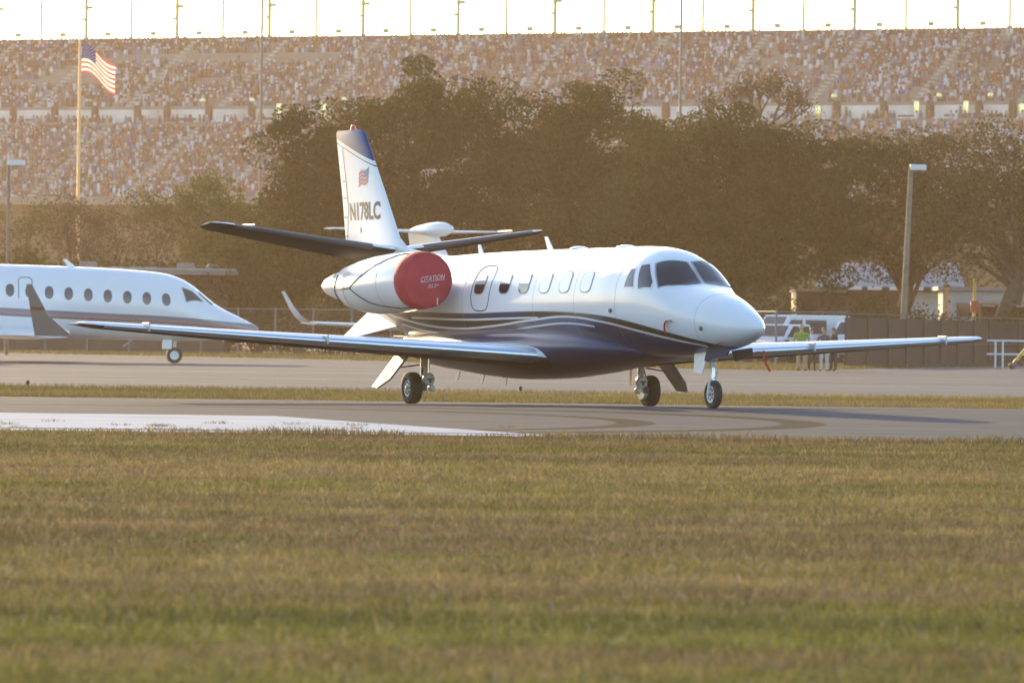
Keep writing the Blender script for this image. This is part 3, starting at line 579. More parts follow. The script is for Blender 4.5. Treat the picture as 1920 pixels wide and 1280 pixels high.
# engines
def nac_r(x): return float(np.interp(x, [-5.4, -5.3, -5.05, -4.7, -4.32, -4.15, -4.1, -3.6, -3.0, -2.3, -1.6, -1.2, -1.1], [.015, .07, .16, .235, .275, .285, .37, .45, .505, .525, .51, .475, .45]))
def nac_z(x): return float(np.interp(x, [-5.4, -3.5, -1.2], [2.05, 2.03, 2.115]))
XLSP = [(-5.4), (-5.36), (-5.3), (-5.18), (-5.05), (-4.85), (-4.6), (-4.4), (-4.2), (-4.12)]
M['nacelle_skin'] = livery('nacelle_livery', [(lambda n, x, y, z: mnode(n, 'LESS_THAN', z, 1.565), BRONZE), (lambda n, x, y, z: mnode(n, 'LESS_THAN', z, 1.535), NAVY)])
NY = 1.50
for s in (-1, 1):
    def tubeprof(xs):
        mb = MB(); n = 40; V = []; F = []
        for x in xs:
            r_, z_ = nac_r(x), nac_z(x)
            for k in range(n):
                q = 2 * math.pi * k / n; V.append((x, s * NY + r_ * math.cos(q), z_ + r_ * math.sin(q)))
        for i in range(len(xs) - 1):
            for k in range(n): F.append((i * n + k, i * n + (k + 1) % n, (i + 1) * n + (k + 1) % n, (i + 1) * n + k))
        F.append(tuple(range(n))); F.append(tuple((len(xs) - 1) * n + k for k in range(n))); return mb.add(V, F)
    NAC = tubeprof([-4.1, -4.05, -3.9, -3.6, -3.3, -3.0, -2.6, -2.3, -1.9, -1.6, -1.35, -1.2, -1.13, -1.1]).build('engine_nacelle', M['nacelle_skin'], JET, smooth=True)
    tubeprof(XLSP).build('thrust_reverser', M['white'], NAC, smooth=True)
    wing('engine_pylon', [(-1.7, s * .62, 2.08, 2.6, .12), (-1.75, s * 1.2, 2.08, 2.5, .12)], M['white'], NAC, nsub=2)
    for x in (-2.05, -3.55):
        pts = [(x, s * NY + (nac_r(x) + .001) * math.cos(q), nac_z(x) + (nac_r(x) + .001) * math.sin(q)) for q in np.linspace(0, 2 * math.pi, 33)]
        MB().tube(pts, .004, 4).build('cowling_seam', M['print_grey'], NAC)
    V, F = text_mesh('XLS+', .01, .2); a = V[:, 0] if s < 0 else 1 - V[:, 0]; x = -3.72 + .42 * a; ph = R(18) + V[:, 1] * .11 / .46
    rr = np.array([nac_r(v) for v in x]) + .004; zz = np.array([nac_z(v) for v in x])
    put('model_lettering', np.stack([x, s * (NY + rr * np.cos(ph)), zz + rr * np.sin(ph)], -1), F, M['print_grey'], NAC)
    MB().tube([(-1.25, s * (NY + .05), nac_z(-1.2) - .46), (-1.22, s * (NY + .05), nac_z(-1.2) - .50), (-.9, s * (NY - .1), nac_z(-1.2) - .47)], .008, 5).build('drain_pipe', M['dull_metal'], NAC)
    # removable red cover
    CV = empty('engine_cover', mw=JM @ Matrix.Translation((-1.1, s * NY, nac_z(-1.1))))
    tag(CV, 'red fabric engine inlet cover with white lettering on the engine in front of the tail' if s < 0 else 'red fabric engine inlet cover on the far engine hidden behind the fuselage', 'engine cover')
    cv = MB().lathe([(-.26, .498), (-.25, .505), (-.12, .500), (0, .485), (.05, .468), (.075, .44), (.086, .38), (.088, .25), (.08, .12), (.078, .01)], (0, 0, 0), 'X', 56).build('cover_skin', M['red_cloth'], CV, smooth=True, angle=70)
    MB().lathe([(.065, .462), (.080, .455), (.075, .447)], (0, 0, 0), 'X', 48, closed=True).build('cover_piping', M['red_cloth'], CV, smooth=True)
    V, F = text_mesh('CITATION', .004, .25); put('cover_lettering', np.stack([0 * V[:, 0] + .0935, -.15 + .46 * V[:, 0], -.03 + .085 * V[:, 1] + .06 * V[:, 0]], -1), F, M['print_white'], CV)
    V, F = text_mesh('XLS+', .004, .25); put('cover_lettering', np.stack([0 * V[:, 0] + .0935, -.02 + .22 * V[:, 0], -.135 + .065 * V[:, 1] + .03 * V[:, 0]], -1), F, M['print_white'], CV)
    MB().add([(.094, -.16, -.045), (.094, .31, .016), (.094, .31, .024), (.094, -.16, -.037)], [(0, 1, 2, 3)]).build('cover_rule', M['print_white'], CV)
    MB().add([(.095, .16, -.42), (.095, .185, -.42), (.095, .185, -.30), (.095, .16, -.30)], [(0, 1, 2, 3)]).build('cover_tag', M['print_white'], CV)
    def nacp(x, deg, off=.006):
        q = R(deg); r_ = nac_r(x) + off; return (x + 1.1, s * 0 + (r_ * math.cos(q)) * s, nac_z(x) - nac_z(-1.1) + r_ * math.sin(q))
    def strap(pts):
        P = []
        for (xa, da), (xb, db) in zip(pts[:-1], pts[1:]):
            for t in np.linspace(0, 1, 9)[:-1]: P.append(nacp(xa + (xb - xa) * t, da + (db - da) * t))
        P.append(nacp(*pts[-1])); MB().tube(P, .011, 5).build('tie_strap', M['strap'], CV, smooth=True)
    strap([(-4.08, -8), (-3.2, -6), (-1.30, 78)]); strap([(-3.2, -6), (-2.5, -40), (-1.32, -72)]); strap([(-4.08, -8), (-4.0, -52)]); strap([(-4.0, 30), (-4.07, -8)])
# ------------------------------------------------------------------ landing gear
def tyre(name_parent, c, r_, wd, parent, rimr):
    W_ = MB().lathe([(-wd*.5*.72, rimr), (-wd*.5, rimr*1.12), (-wd*.5, r_*.82), (-wd*.42, r_*.95), (-wd*.22, r_), (wd*.22, r_), (wd*.42, r_*.95), (wd*.5, r_*.82), (wd*.5, rimr*1.12), (wd*.5*.72, rimr)], c, 'Y', 36, closed=True).build('tyre', M['rubber'], parent, smooth=True)
    MB().lathe([(-wd*.40, rimr*.3), (-wd*.44, rimr*.35), (-wd*.33, rimr*.85), (-wd*.40, rimr*1.04), (wd*.40, rimr*1.04), (wd*.33, rimr*.85), (wd*.44, rimr*.35), (wd*.40, rimr*.3)], c, 'Y', 28).build('rim', M['gear'], parent, smooth=True)
    for sd_ in (-1, 1):
        for k in range(8):
            q = 2 * math.pi * k / 8; MB().lathe([(-.006, rimr*.13), (.006, rimr*.12)], (c[0] + rimr*.62*math.cos(q), c[1] + sd_*wd*.39, c[2] + rimr*.62*math.sin(q)), 'Y', 8).build('rim_hole', M['black'], parent)
        MB().lathe([(-.02, rimr*.26), (.02, rimr*.22), (.028, .01)] if sd_ > 0 else [(-.028, .01), (-.02, rimr*.22), (.02, rimr*.26)], (c[0], c[1] + sd_*wd*.46, c[2]), 'Y', 14).build('hub_cap', M['dull_metal'], parent, smooth=True)
def part_empty(name, parent):
    o = bpy.data.objects.new(name, None); COL.objects.link(o); o.parent = parent; o.empty_display_size = .1; return o
for s in (-1, 1):
    G_ = part_empty('main_gear', JET); y = s * 2.27
    tyre(None, (0, y, .268), .272, .20, G_, .145)
    MB().lathe([(-.035, .05), (-.04, .15), (.03, .15), (.035, .05)], (0, y - s * .13, .268), 'Y', 24).build('brake_disc', M['gear'], G_, smooth=True)
    MB().tube([(.06, y - s * .20, .92), (.055, y - s * .20, .50)], [.068, .06], 14).build('strut', M['gear'], G_, smooth=True)
    MB().tube([(.055, y - s * .20, .56), (.05, y - s * .20, .40), (.0, y - s * .16, .268)], [.048, .05, .045], 12).build('trailing_link', M['gear'], G_, smooth=True)
    MB().lathe([(0, .105), (.05, .11), (.09, .085), (.10, .03)], (.12, y - s * .24, .42), 'X', 22).build('axle_cap', M['gear'], G_, smooth=True)
    MB().box((.225, y - s * .24, .42), (.02, .10, .035)).build('axle_bolt', M['gear_dark'], G_); MB().box((.225, y - s * .24, .395), (.018, .035, .07)).build('axle_bolt', M['gear_dark'], G_)
    MB().lathe([(0, .055), (.06, .06), (.10, .04)], (.12, y - s * .30, .27), 'X', 14).build('brake_piston', M['gear'], G_, smooth=True)
    MB().tube([(.14, y - s * .20, .50), (.13, y - s * .19, .26)], .030, 10).build('shock_absorber', M['dull_metal'], G_, smooth=True)
    MB().tube([(.05, y - s * .22, .86), (.02, y - s * .85, .80)], .028, 8).build('side_brace', M['gear'], G_)
    MB().tube([(.10, y - s * .16, .62), (.13, y - s * .12, .45), (.09, y - s * .08, .32)], .011, 6).build('brake_hose', M['black'], G_)
    MB().box((.145, y - s * .16, .285), (.06, .09, .12)).build('brake_caliper', M['gear_dark'], G_, bevel=.01)
    # outboard door hangs at an angle
    MB().add([(.34, y + s * .16, .86), (-.20, y + s * .16, .85), (-.20, y + s * .62, .27), (.10, y + s * .66, .25), (.30, y + s * .52, .40),
              (.34, y + s * .20, .87), (-.20, y + s * .20, .86), (-.20, y + s * .66, .28), (.10, y + s * .70, .26), (.30, y + s * .56, .41)],
             [(0, 1, 2, 3, 4), (5, 6, 7, 8, 9), (0, 1, 6, 5), (1, 2, 7, 6), (2, 3, 8, 7), (3, 4, 9, 8), (4, 0, 5, 9)]).build('gear_door', M['door_shaded'], G_, bevel=.008)
    MB().tube([(.05, y - s * .12, .66), (.02, y + s * .34, .60)], .014, 6).build('door_rod', M['dull_metal'], G_)
    MB().box((-.05, y - s * .34, .62), (.05, .02, .52)).build('inner_door', M['yellow'] if s > 0 else M['gear'], G_)
G_ = part_empty('nose_gear', JET)
tyre(None, (6.65, 0, .226), .23, .13, G_, .135)
for s in (-1, 1): MB().tube([(6.65, s * .095, .226), (6.66, s * .085, .40), (6.64, s * .03, .47)], .022, 8).build('fork', M['gear'], G_, smooth=True)
MB().tube([(6.645, 0, .44), (6.62, 0, .70)], .034, 12).build('piston', M['silver'], G_, smooth=True)
MB().tube([(6.62, 0, .66), (6.58, 0, .98)], .052, 12).build('strut', M['gear'], G_, smooth=True)
MB().tube([(6.70, 0, .48), (6.78, 0, .58), (6.68, 0, .70)], .016, 6).build('torque_link', M['gear'], G_)
MB().lathe([(-.03, .05), (.035, .052), (.042, .04)], (6.67, 0, .80), 'X', 16).build('taxi_light', M['silver'], G_, smooth=True)
MB().add([(6.78, -.16, .93), (6.30, -.17, .92), (6.34, -.20, .58), (6.62, -.20, .55), (6.78, -.14, .93), (6.30, -.15, .92), (6.34, -.18, .58), (6.62, -.18, .55)], [(0, 1, 2, 3), (4, 5, 6, 7), (0, 1, 5, 4), (1, 2, 6, 5), (2, 3, 7, 6), (3, 0, 4, 7)]).build('gear_door', M['gear'], G_)
for s in (-1, 1):
    MB().add([(7.6, s * .20, .98), (6.85, s * .24, .93), (6.87, s * .29, .76), (7.55, s * .25, .84), (7.6, s * .18, .98), (6.85, s * .22, .93), (6.87, s * .27, .76), (7.55, s * .23, .84)], [(0, 1, 2, 3), (4, 5, 6, 7), (0, 1, 5, 4), (1, 2, 6, 5), (2, 3, 7, 6), (3, 0, 4, 7)]).build('bay_door', M['navy_matt'] if s < 0 else M['gear_dark'], G_)
# red ribbons (removable)
def ribbon(name, label, pts, wd):
    mb = MB(); V = []; F = []
    for i, p in enumerate(pts):
        p = Vector(p); V += [tuple(JM @ (p + Vector((wd * .4, -wd * .5, 0)))), tuple(JM @ (p + Vector((-wd * .4, wd * .5, .003))))]
        V += [tuple(JM @ (p + Vector((wd * .4 + .004, -wd * .5 + .004, 0)))), tuple(JM @ (p + Vector((-wd * .4 + .004, wd * .5 + .004, .003))))]
    for i in range(len(pts) - 1):
        a = 4 * i; F += [(a, a + 1, a + 5, a + 4), (a + 2, a + 3, a + 7, a + 6), (a, a + 2, a + 6, a + 4), (a + 1, a + 3, a + 7, a + 5)]
    e = 4 * (len(pts) - 1); F += [(0, 1, 3, 2), (e, e + 1, e + 3, e + 2)]
    return tag(mb.add(V, F).build(name, M['red_tape']), label, 'ribbon')
ribbon('pitot_cover', 'red pitot cover ribbon hooked on the side of the white nose', [(6.52, -.70, 1.40), (6.45, -.715, 1.415), (6.36, -.72, 1.405), (6.30, -.725, 1.36), (6.29, -.725, 1.29), (6.30, -.715, 1.20)], .05)
ribbon('probe_cover', 'small red probe cover under the chin of the white nose', [(7.50, -.27, 1.06), (7.43, -.30, 1.06), (7.38, -.32, 1.03), (7.36, -.32, 1.005)], .04)
ribbon('streamer', 'red warning streamer dangling below the far wing beside the nose', [(1.88, 3.48, .98), (1.89, 3.48, .93), (1.88, 3.49, .84), (1.90, 3.51, .76), (1.94, 3.54, .68), (1.96, 3.57, .62)], .07)

# ------------------------------------------------------------------ second jet: white with grey and red stripes
J2 = empty('business_jet', mw=Matrix.Translation((-12.9, 248.6, 0)) @ Matrix.Rotation(R(6), 4, 'Z'))
tag(J2, 'long white jet with round windows, winglets and a grey and red stripe on the taxiway', 'jet')
def zl(x): return 2.43 - .048 * (x + .4)
ST2 = [(-9.5, 2.05), (-6.7, 1.86), (-3, 1.70), (0, 1.62), (2, 1.46), (3.3, 1.33)]
LX0, LX1, LZ0, LZ1 = -10.0, 4.0, 0.0, 4.0
ST2 = [(-10, 2.05), (-6.7, 1.90), (-3, 1.74), (0, 1.62), (2, 1.46), (4, 1.28)]
def band(pts, a, b): return near(pts, (a + b) / 2, abs(a - b) / 2, -10, 4)
M['jet2_skin'] = livery('white_grey_red_livery', [(band(ST2, .15, -.02), (.22, .22, .25)), (band(ST2, -.03, -.08), (.36, .05, .035)), (band(ST2, -.09, -.15), (.10, .09, .10))])
B2 = Body([(3.22, 1.33, 1.31, .01, 1.32, 2), (3.15, 1.43, 1.24, .1, 1.33, 2), (2.9, 1.58, 1.14, .25, 1.36, 2), (2.4, 1.83, 1.02, .46, 1.42, 2), (1.8, 2.12, .93, .68, 1.5, 2), (1.45, 2.34, .90, .78, 1.56, 2.1), (1.1, 2.62, .88, .86, 1.65, 2.2), (.7, 2.95, .86, .93, 1.8, 2.2), (.2, 3.24, .86, .99, 1.95, 2.1), (-.4, 3.42, .86, 1.04, 2.1, 2.05), (-1.2, 3.51, .87, 1.07, 2.2, 2.05), (-4, 3.64, .9, 1.1, 2.3, 2.05), (-7, 3.70, .9, 1.1, 2.35, 2.05), (-9.5, 3.72, .95, 1.1, 2.4, 2.05), (-11.5, 3.66, 1.3, .9, 2.55, 2), (-14.5, 3.4, 2.2, .4, 2.8, 2), (-15.5, 3.2, 2.8, .08, 3.0, 2)])
F2 = B2.loft('fuselage', M['jet2_skin'], J2, nx=110, nt_=48)
def theta_of(Bd, x, z, s):
    zc = float(Bd.zc(x)); h = float(Bd.zt(x)) - zc if z > zc else zc - float(Bd.zb(x)); t = math.asin(min(1, abs(z - zc) / h) ** (float(Bd.p(x)) / 2)) * (1 if z > zc else -1)
    return 180 - math.degrees(t) if s < 0 else math.degrees(t)
for k in range(9):
    x = -.38 - .742 * k
    for s in (-1, 1):
        B2.patch('window_frame', rrect(x, theta_of(B2, x, zl(x), s), .205, 12.8, 5, 2.2), M['white'], F2, .003, 4, 2)
        B2.patch('cabin_window', rrect(x, theta_of(B2, x, zl(x), s), .165, 10.6, 5, 2.2), M['pane_glass'], F2, .007, 4, 2)
for s in (-1, 1):
    c = [(.24, 2.88), (.62, 2.74), (1.04, 2.36), (.40, 2.36)]
    B2.patch('window_frame', frame_of([(x, theta_of(B2, x, z, s)) for x, z in c], 1.12), M['print_grey'], F2, .003, 5, 4)
    B2.patch('cockpit_window', [(x, theta_of(B2, x, z, s)) for x, z in c], M['pane_glass'], F2, .008, 5, 4)
    c = [(1.10, 2.615), (1.50, 2.44), (1.55, 2.30), (1.44, 2.42)]
    fr = [(.88, 122 if s < 0 else 58), (.88, 93 if s < 0 else 87), (1.46, 93 if s < 0 else 87), (1.40, 128 if s < 0 else 52)]
    B2.patch('windscreen', fr, M['glass'], F2, .006, 5, 4)
    q = [(x, theta_of(B2, x, z, s)) for x, z in ((-5.98, 2.40), (-6.0, 3.1), (-5.9, 3.2), (-5.6, 3.2), (-5.48, 3.1), (-5.46, 2.35))]
    B2.line('exit_seam', q, .018, M['grey_line'], F2)
    wg = wing('wing', [(-4.0, s * .7, 1.12, 4.6, .12), (-4.6, s * 1.1, 1.08, 3.9, .12), (-4.85, s * 4.5, 1.02, 2.6, .11), (-4.3, s * 8.6, 1.02, 1.7, .10)], M['white'], J2, nsub=4)
    wing('leading_edge', [(-4.6, s * 1.1, 1.08, 3.9, .12), (-4.85, s * 4.5, 1.02, 2.6, .11), (-4.3, s * 8.6, 1.02, 1.7, .10)], M['silver'], wg, t1=.06, grow=.005, cap=False, nsub=4)
    mb = MB(); P = [(-4.2, .98, 8.55), (-5.6, 1.0, 8.55), (-5.95, 2.9, 9.05), (-5.74, 2.9, 9.05), (-5.1, 1.75, 8.82)]
    V = [(x, s * y, z) for x, z, y in P] + [(x, s * (y + .06), z) for x, z, y in P]
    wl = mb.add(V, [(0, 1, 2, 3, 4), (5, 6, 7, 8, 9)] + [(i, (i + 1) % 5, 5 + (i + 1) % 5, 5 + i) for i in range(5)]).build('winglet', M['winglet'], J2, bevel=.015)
    MB().add([(-5.22, s * 8.78, 1.95), (-5.78, s * 8.80, 1.95), (-5.80, s * 8.83, 2.07), (-5.29, s * 8.81, 2.07), (-5.22, s * 8.92, 1.95), (-5.78, s * 8.94, 1.95), (-5.80, s * 8.97, 2.07), (-5.29, s * 8.95, 2.07)], [(0, 1, 2, 3), (4, 5, 6, 7), (0, 1, 5, 4), (3, 2, 6, 7), (1, 2, 6, 5), (0, 3, 7, 4)]).build('winglet_stripe', M['maroon'], wl)
    MB().lathe([(-3.3, .3), (-2.6, .55), (-1.2, .66), (-.2, .62), (0, .52)], (-10.2, s * 1.75, 3.1), 'X', 28).build('engine_nacelle', M['white'], J2, smooth=True)
    g = part_empty('main_gear', J2)
    for k in (-.17, .17): MB().lathe([(-.12, .2), (-.13, .32), (-.08, .38), (.08, .38), (.13, .32), (.12, .2)], (-7.35, s * 1.6 + k, .385), 'Y', 24).build('tyre', M['rubber'], g, smooth=True)
    MB().tube([(-7.3, s * 1.6, 1.1), (-7.35, s * 1.6, .38)], .09, 10).build('strut', M['gear'], g)
g = part_empty('nose_gear', J2)
for k in (-.15, .15):
    MB().lathe([(-.09, .17), (-.10, .25), (-.06, .30), (.06, .30), (.10, .25), (.09, .17)], (0, k, .305), 'Y', 26).build('tyre', M['rubber'], g, smooth=True)
    MB().lathe([(-.10, .03), (-.105, .175), (.105, .175), (.10, .03)], (0, k, .305), 'Y', 22).build('rim', M['gear'], g, smooth=True)
MB().tube([(.02, 0, 1.0), (0, 0, .32)], [.08, .06], 10).build('strut', M['gear'], g)
for s in (-1, 1): MB().box((-.28, s * .28, .80), (.34, .03, .5)).build('gear_door', M['white'], g)
MB().tube([(-1.6, -.2, .86), (-1.95, -.2, .62)], .035, 6).build('belly_antenna', M['dull_metal'], J2)
wing('fin', [(-11.6, 0, 3.5, 3.4, .09), (-14.2, 0, 6.3, 2.2, .09)], M['white'], J2, axis='z', nsub=3)
for s in (-1, 1): wing('stabiliser', [(-14.1, 0, 6.3, 2.1, .09), (-15.4, s * 3.7, 6.35, 1.0, .09)], M['white'], J2, nsub=2)
MB().add([(-3.75, .012, 3.60), (-4.05, .012, 3.60), (-4.05, -.012, 3.60), (-3.75, -.012, 3.60), (-4.15, .008, 3.92), (-4.3, .008, 3.92), (-4.3, -.008, 3.92), (-4.15, -.008, 3.92)], [(0, 1, 2, 3), (4, 5, 6, 7), (0, 1, 5, 4), (1, 2, 6, 5), (2, 3, 7, 6), (3, 0, 4, 7)]).build('blade_antenna', M['white'], J2)
# ------------------------------------------------------------------ third jet, mostly hidden behind the first
J3 = empty('business_jet', mw=Matrix.Translation((-4.2, 320, 0)) @ Matrix.Rotation(R(-55), 4, 'Z'))      # origin under the tail
tag(J3, 'white jet with a high T tail and winglets standing behind the blue and white jet', 'jet')
B3 = Body([(17.5, 1.8, 1.78, .02, 1.79, 2), (17.2, 2.05, 1.6, .25, 1.8, 2), (16.2, 2.5, 1.3, .65, 1.9, 2), (15, 3.0, 1.15, .95, 2.0, 2), (13.8, 3.35, 1.1, 1.12, 2.2, 2), (12, 3.45, 1.1, 1.15, 2.25, 2), (3, 3.4, 1.15, 1.15, 2.25, 2), (0, 3.2, 1.9, .7, 2.6, 2), (-2, 3.0, 2.7, .15, 2.85, 2)])
B3.loft('fuselage', M['white'], J3, nx=60, nt_=36)
for s in (-1, 1):
    wing('stabiliser', [(.6, 0, 6.20, 2.0, .10), (-.85, s * 5.0, 6.30, .95, .10)], M['white'], J3, nsub=3)
    wing('wing', [(9.8, s * .8, 1.35, 4.6, .12), (7.0, s * 6, 1.50, 2.6, .11), (5.2, s * 9.9, 1.66, 1.5, .10)], M['white'], J3, nsub=4)
    wp = [(5.1, 9.85, 1.66, 1.0), (4.9, 10.12, 1.74, .85), (4.6, 10.36, 1.98, .65), (4.2, 10.52, 2.4, .5), (3.6, 10.68, 3.15, .3)]
    V = [(x - c * t_, s * (y + o_), z) for x, y, z, c in wp for t_, o_ in ((0, 0), (.5, .04), (1, 0), (.5, -.04))]
    MB().add(V, [(4 * i + k, 4 * i + (k + 1) % 4, 4 * i + 4 + (k + 1) % 4, 4 * i + 4 + k) for i in range(4) for k in range(4)] + [(16, 17, 18, 19), (3, 2, 1, 0)]).build('winglet', M['white'], J3, smooth=True)
    MB().lathe([(-3.6, .3), (-2.8, .6), (-1.2, .74), (-.2, .7), (0, .6)], (4.8, s * 1.95, 2.9), 'X', 28).build('engine_nacelle', M['white'], J3, smooth=True)
    MB().tube([(6.0, s * 1.9, 1.3), (6.0, s * 1.9, .38)], .09, 8).build('strut', M['gear'], J3)
    MB().lathe([(-.14, .2), (-.15, .32), (-.09, .40), (.09, .40), (.15, .32), (.14, .2)], (6.0, s * 1.9, .40), 'Y', 20).build('tyre', M['rubber'], J3, smooth=True)
wing('fin', [(3.4, 0, 3.2, 4.4, .08), (.75, 0, 6.2, 2.5, .09)], M['white'], J3, axis='z', nsub=3)
MB().lathe([(-2.0, .03), (-1.4, .18), (-.4, .32), (.4, .38), (1.0, .33), (1.5, .18), (1.65, .03)], (.5, 0, 6.32), 'X', 24).build('tail_bullet', M['white'], J3, smooth=True)
MB().tube([(14.6, 0, 1.2), (14.6, 0, .3)], .08, 8).build('strut', M['gear'], J3)
MB().lathe([(-.1, .15), (-.11, .24), (-.06, .30), (.06, .30), (.11, .24), (.1, .15)], (14.6, 0, .30), 'Y', 20).build('tyre', M['rubber'], J3, smooth=True)

# ------------------------------------------------------------------ grandstand
BS = R(28); GS = empty('grandstand', (0, 700, 0), -BS)
tag(GS, 'huge concrete grandstand with two banks of seats behind the trees', 'grandstand')
XL, XR = -105, 95
def deck(name, y0, z0, n, dy, dz):
    mb = MB(); V = []; F = []
    for i in range(n):
        y, z = y0 + i * dy, z0 + i * dz; b = len(V)
        V += [(XL, y, z - dz), (XR, y, z - dz), (XL, y, z), (XR, y, z), (XL, y + dy, z), (XR, y + dy, z)]
        F += [(b, b + 1, b + 3, b + 2), (b + 2, b + 3, b + 5, b + 4)]
    return mb.add(V, F).build(name, M['concrete'], GS)
LO = (0.0, 15.4, 21, .82, .42); UP = (21.6, 26.6, 19, .80, .44)
deck('lower_seating', *LO); deck('upper_seating', *UP)
MB().box(((XL + XR) / 2, .6, 7.3), (XR - XL, 1.0, 15.2)).build('front_wall', M['wall_brown'], GS)
MB().box(((XL + XR) / 2, -.3, 15.3), (XR - XL, .5, .9)).build('front_parapet', M['concrete'], GS)
MB().box(((XL + XR) / 2, 37.0, 17.4), (XR - XL, .5, 34.4)).build('rear_wall', M['stand_steel'], GS)
MB().box(((XL + XR) / 2, 20.4, 24.4), (XR - XL, 4.5, .5)).build('concourse_floor', M['concrete'], GS)
MB().box(((XL + XR) / 2, 22.4, 25.2), (XR - XL, .4, 2.2)).build('concourse_wall', M['stand_steel'], GS)
MB().box(((XL + XR) / 2, 36.7, 34.75), (XR - XL, .12, 1.0)).build('top_parapet', M['stand_steel'], GS)
k = 0; x = XL + 2
while x < XR - 4:
    pw = (4.6, 4.4, 4.7, 2.9, 4.5)[k % 5]
    p = MB().box((x + pw / 2, 21.3, 25.35), (pw, .15, 1.75)).build('suite_panel', M['panel_white'], GS)
    if k % 3 != 1: MB().box((x + pw * .5, 21.18, 25.0 + .1 * (k % 2)), (pw * .5, .05, .30)).build('panel_slot', M['stand_steel'], p)
    MB().box((x + pw / 2, 20.7, 24.75), (pw * .9, .5, .35)).build('suite_ledge', M['panel_white'], GS)
    MB().box((x + pw + .5, 21.2, 25.4), (.55, .5, 2.6)).build('pier', M['wall_brown'], GS)
    x += pw + 1.05; k += 1
M['glint'] = mat('sun_glint_metal', (1.0, .82, .42), .35, metal=1.0)  # gold of the sun glints put into the metal colour
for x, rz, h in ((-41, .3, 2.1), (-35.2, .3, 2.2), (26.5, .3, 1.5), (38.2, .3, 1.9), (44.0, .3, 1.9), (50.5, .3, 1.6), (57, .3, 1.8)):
    MB().lathe([(0, .28), (h * .1, .34), (h * .9, .34), (h, .28)], (x, 20.3, 24.7), 'Z', 20).build('glint_column', M['glint'], GS, smooth=True)  # column added to the stand to give a sun glint
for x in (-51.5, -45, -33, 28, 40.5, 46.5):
    MB().lathe([(-.22, .02), (-.2, .15), (-.1, .30), (0, .34), (.1, .30), (.2, .15), (.22, .02)], (x, 21.0, 27.2), 'Y', 18).build('glint_bowl', M['glint'], GS, smooth=True)  # bowl added to the stand as a round sun glint
AISLE = [x for x in np.arange(XL + 6, XR, 12.4)]
for a in AISLE:
    for (y0, z0, n, dy, dz) in (LO, UP):
        mb = MB()
        for i in range(n): mb.box((a, y0 + i * dy + dy * .5, z0 + i * dz + .10), (.75, dy, .22))
        mb.build('aisle_stair', M['aisle'], GS)
k = 0
for x in np.arange(XL + 3, XR, 6.25):
    thick = k % 2 == 0
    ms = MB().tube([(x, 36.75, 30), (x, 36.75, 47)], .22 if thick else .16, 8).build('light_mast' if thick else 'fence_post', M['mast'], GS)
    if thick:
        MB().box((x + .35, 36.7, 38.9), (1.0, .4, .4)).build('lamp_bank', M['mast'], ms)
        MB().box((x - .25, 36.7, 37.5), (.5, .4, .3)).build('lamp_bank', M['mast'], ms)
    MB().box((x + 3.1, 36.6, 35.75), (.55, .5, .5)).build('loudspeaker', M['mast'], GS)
    k += 1
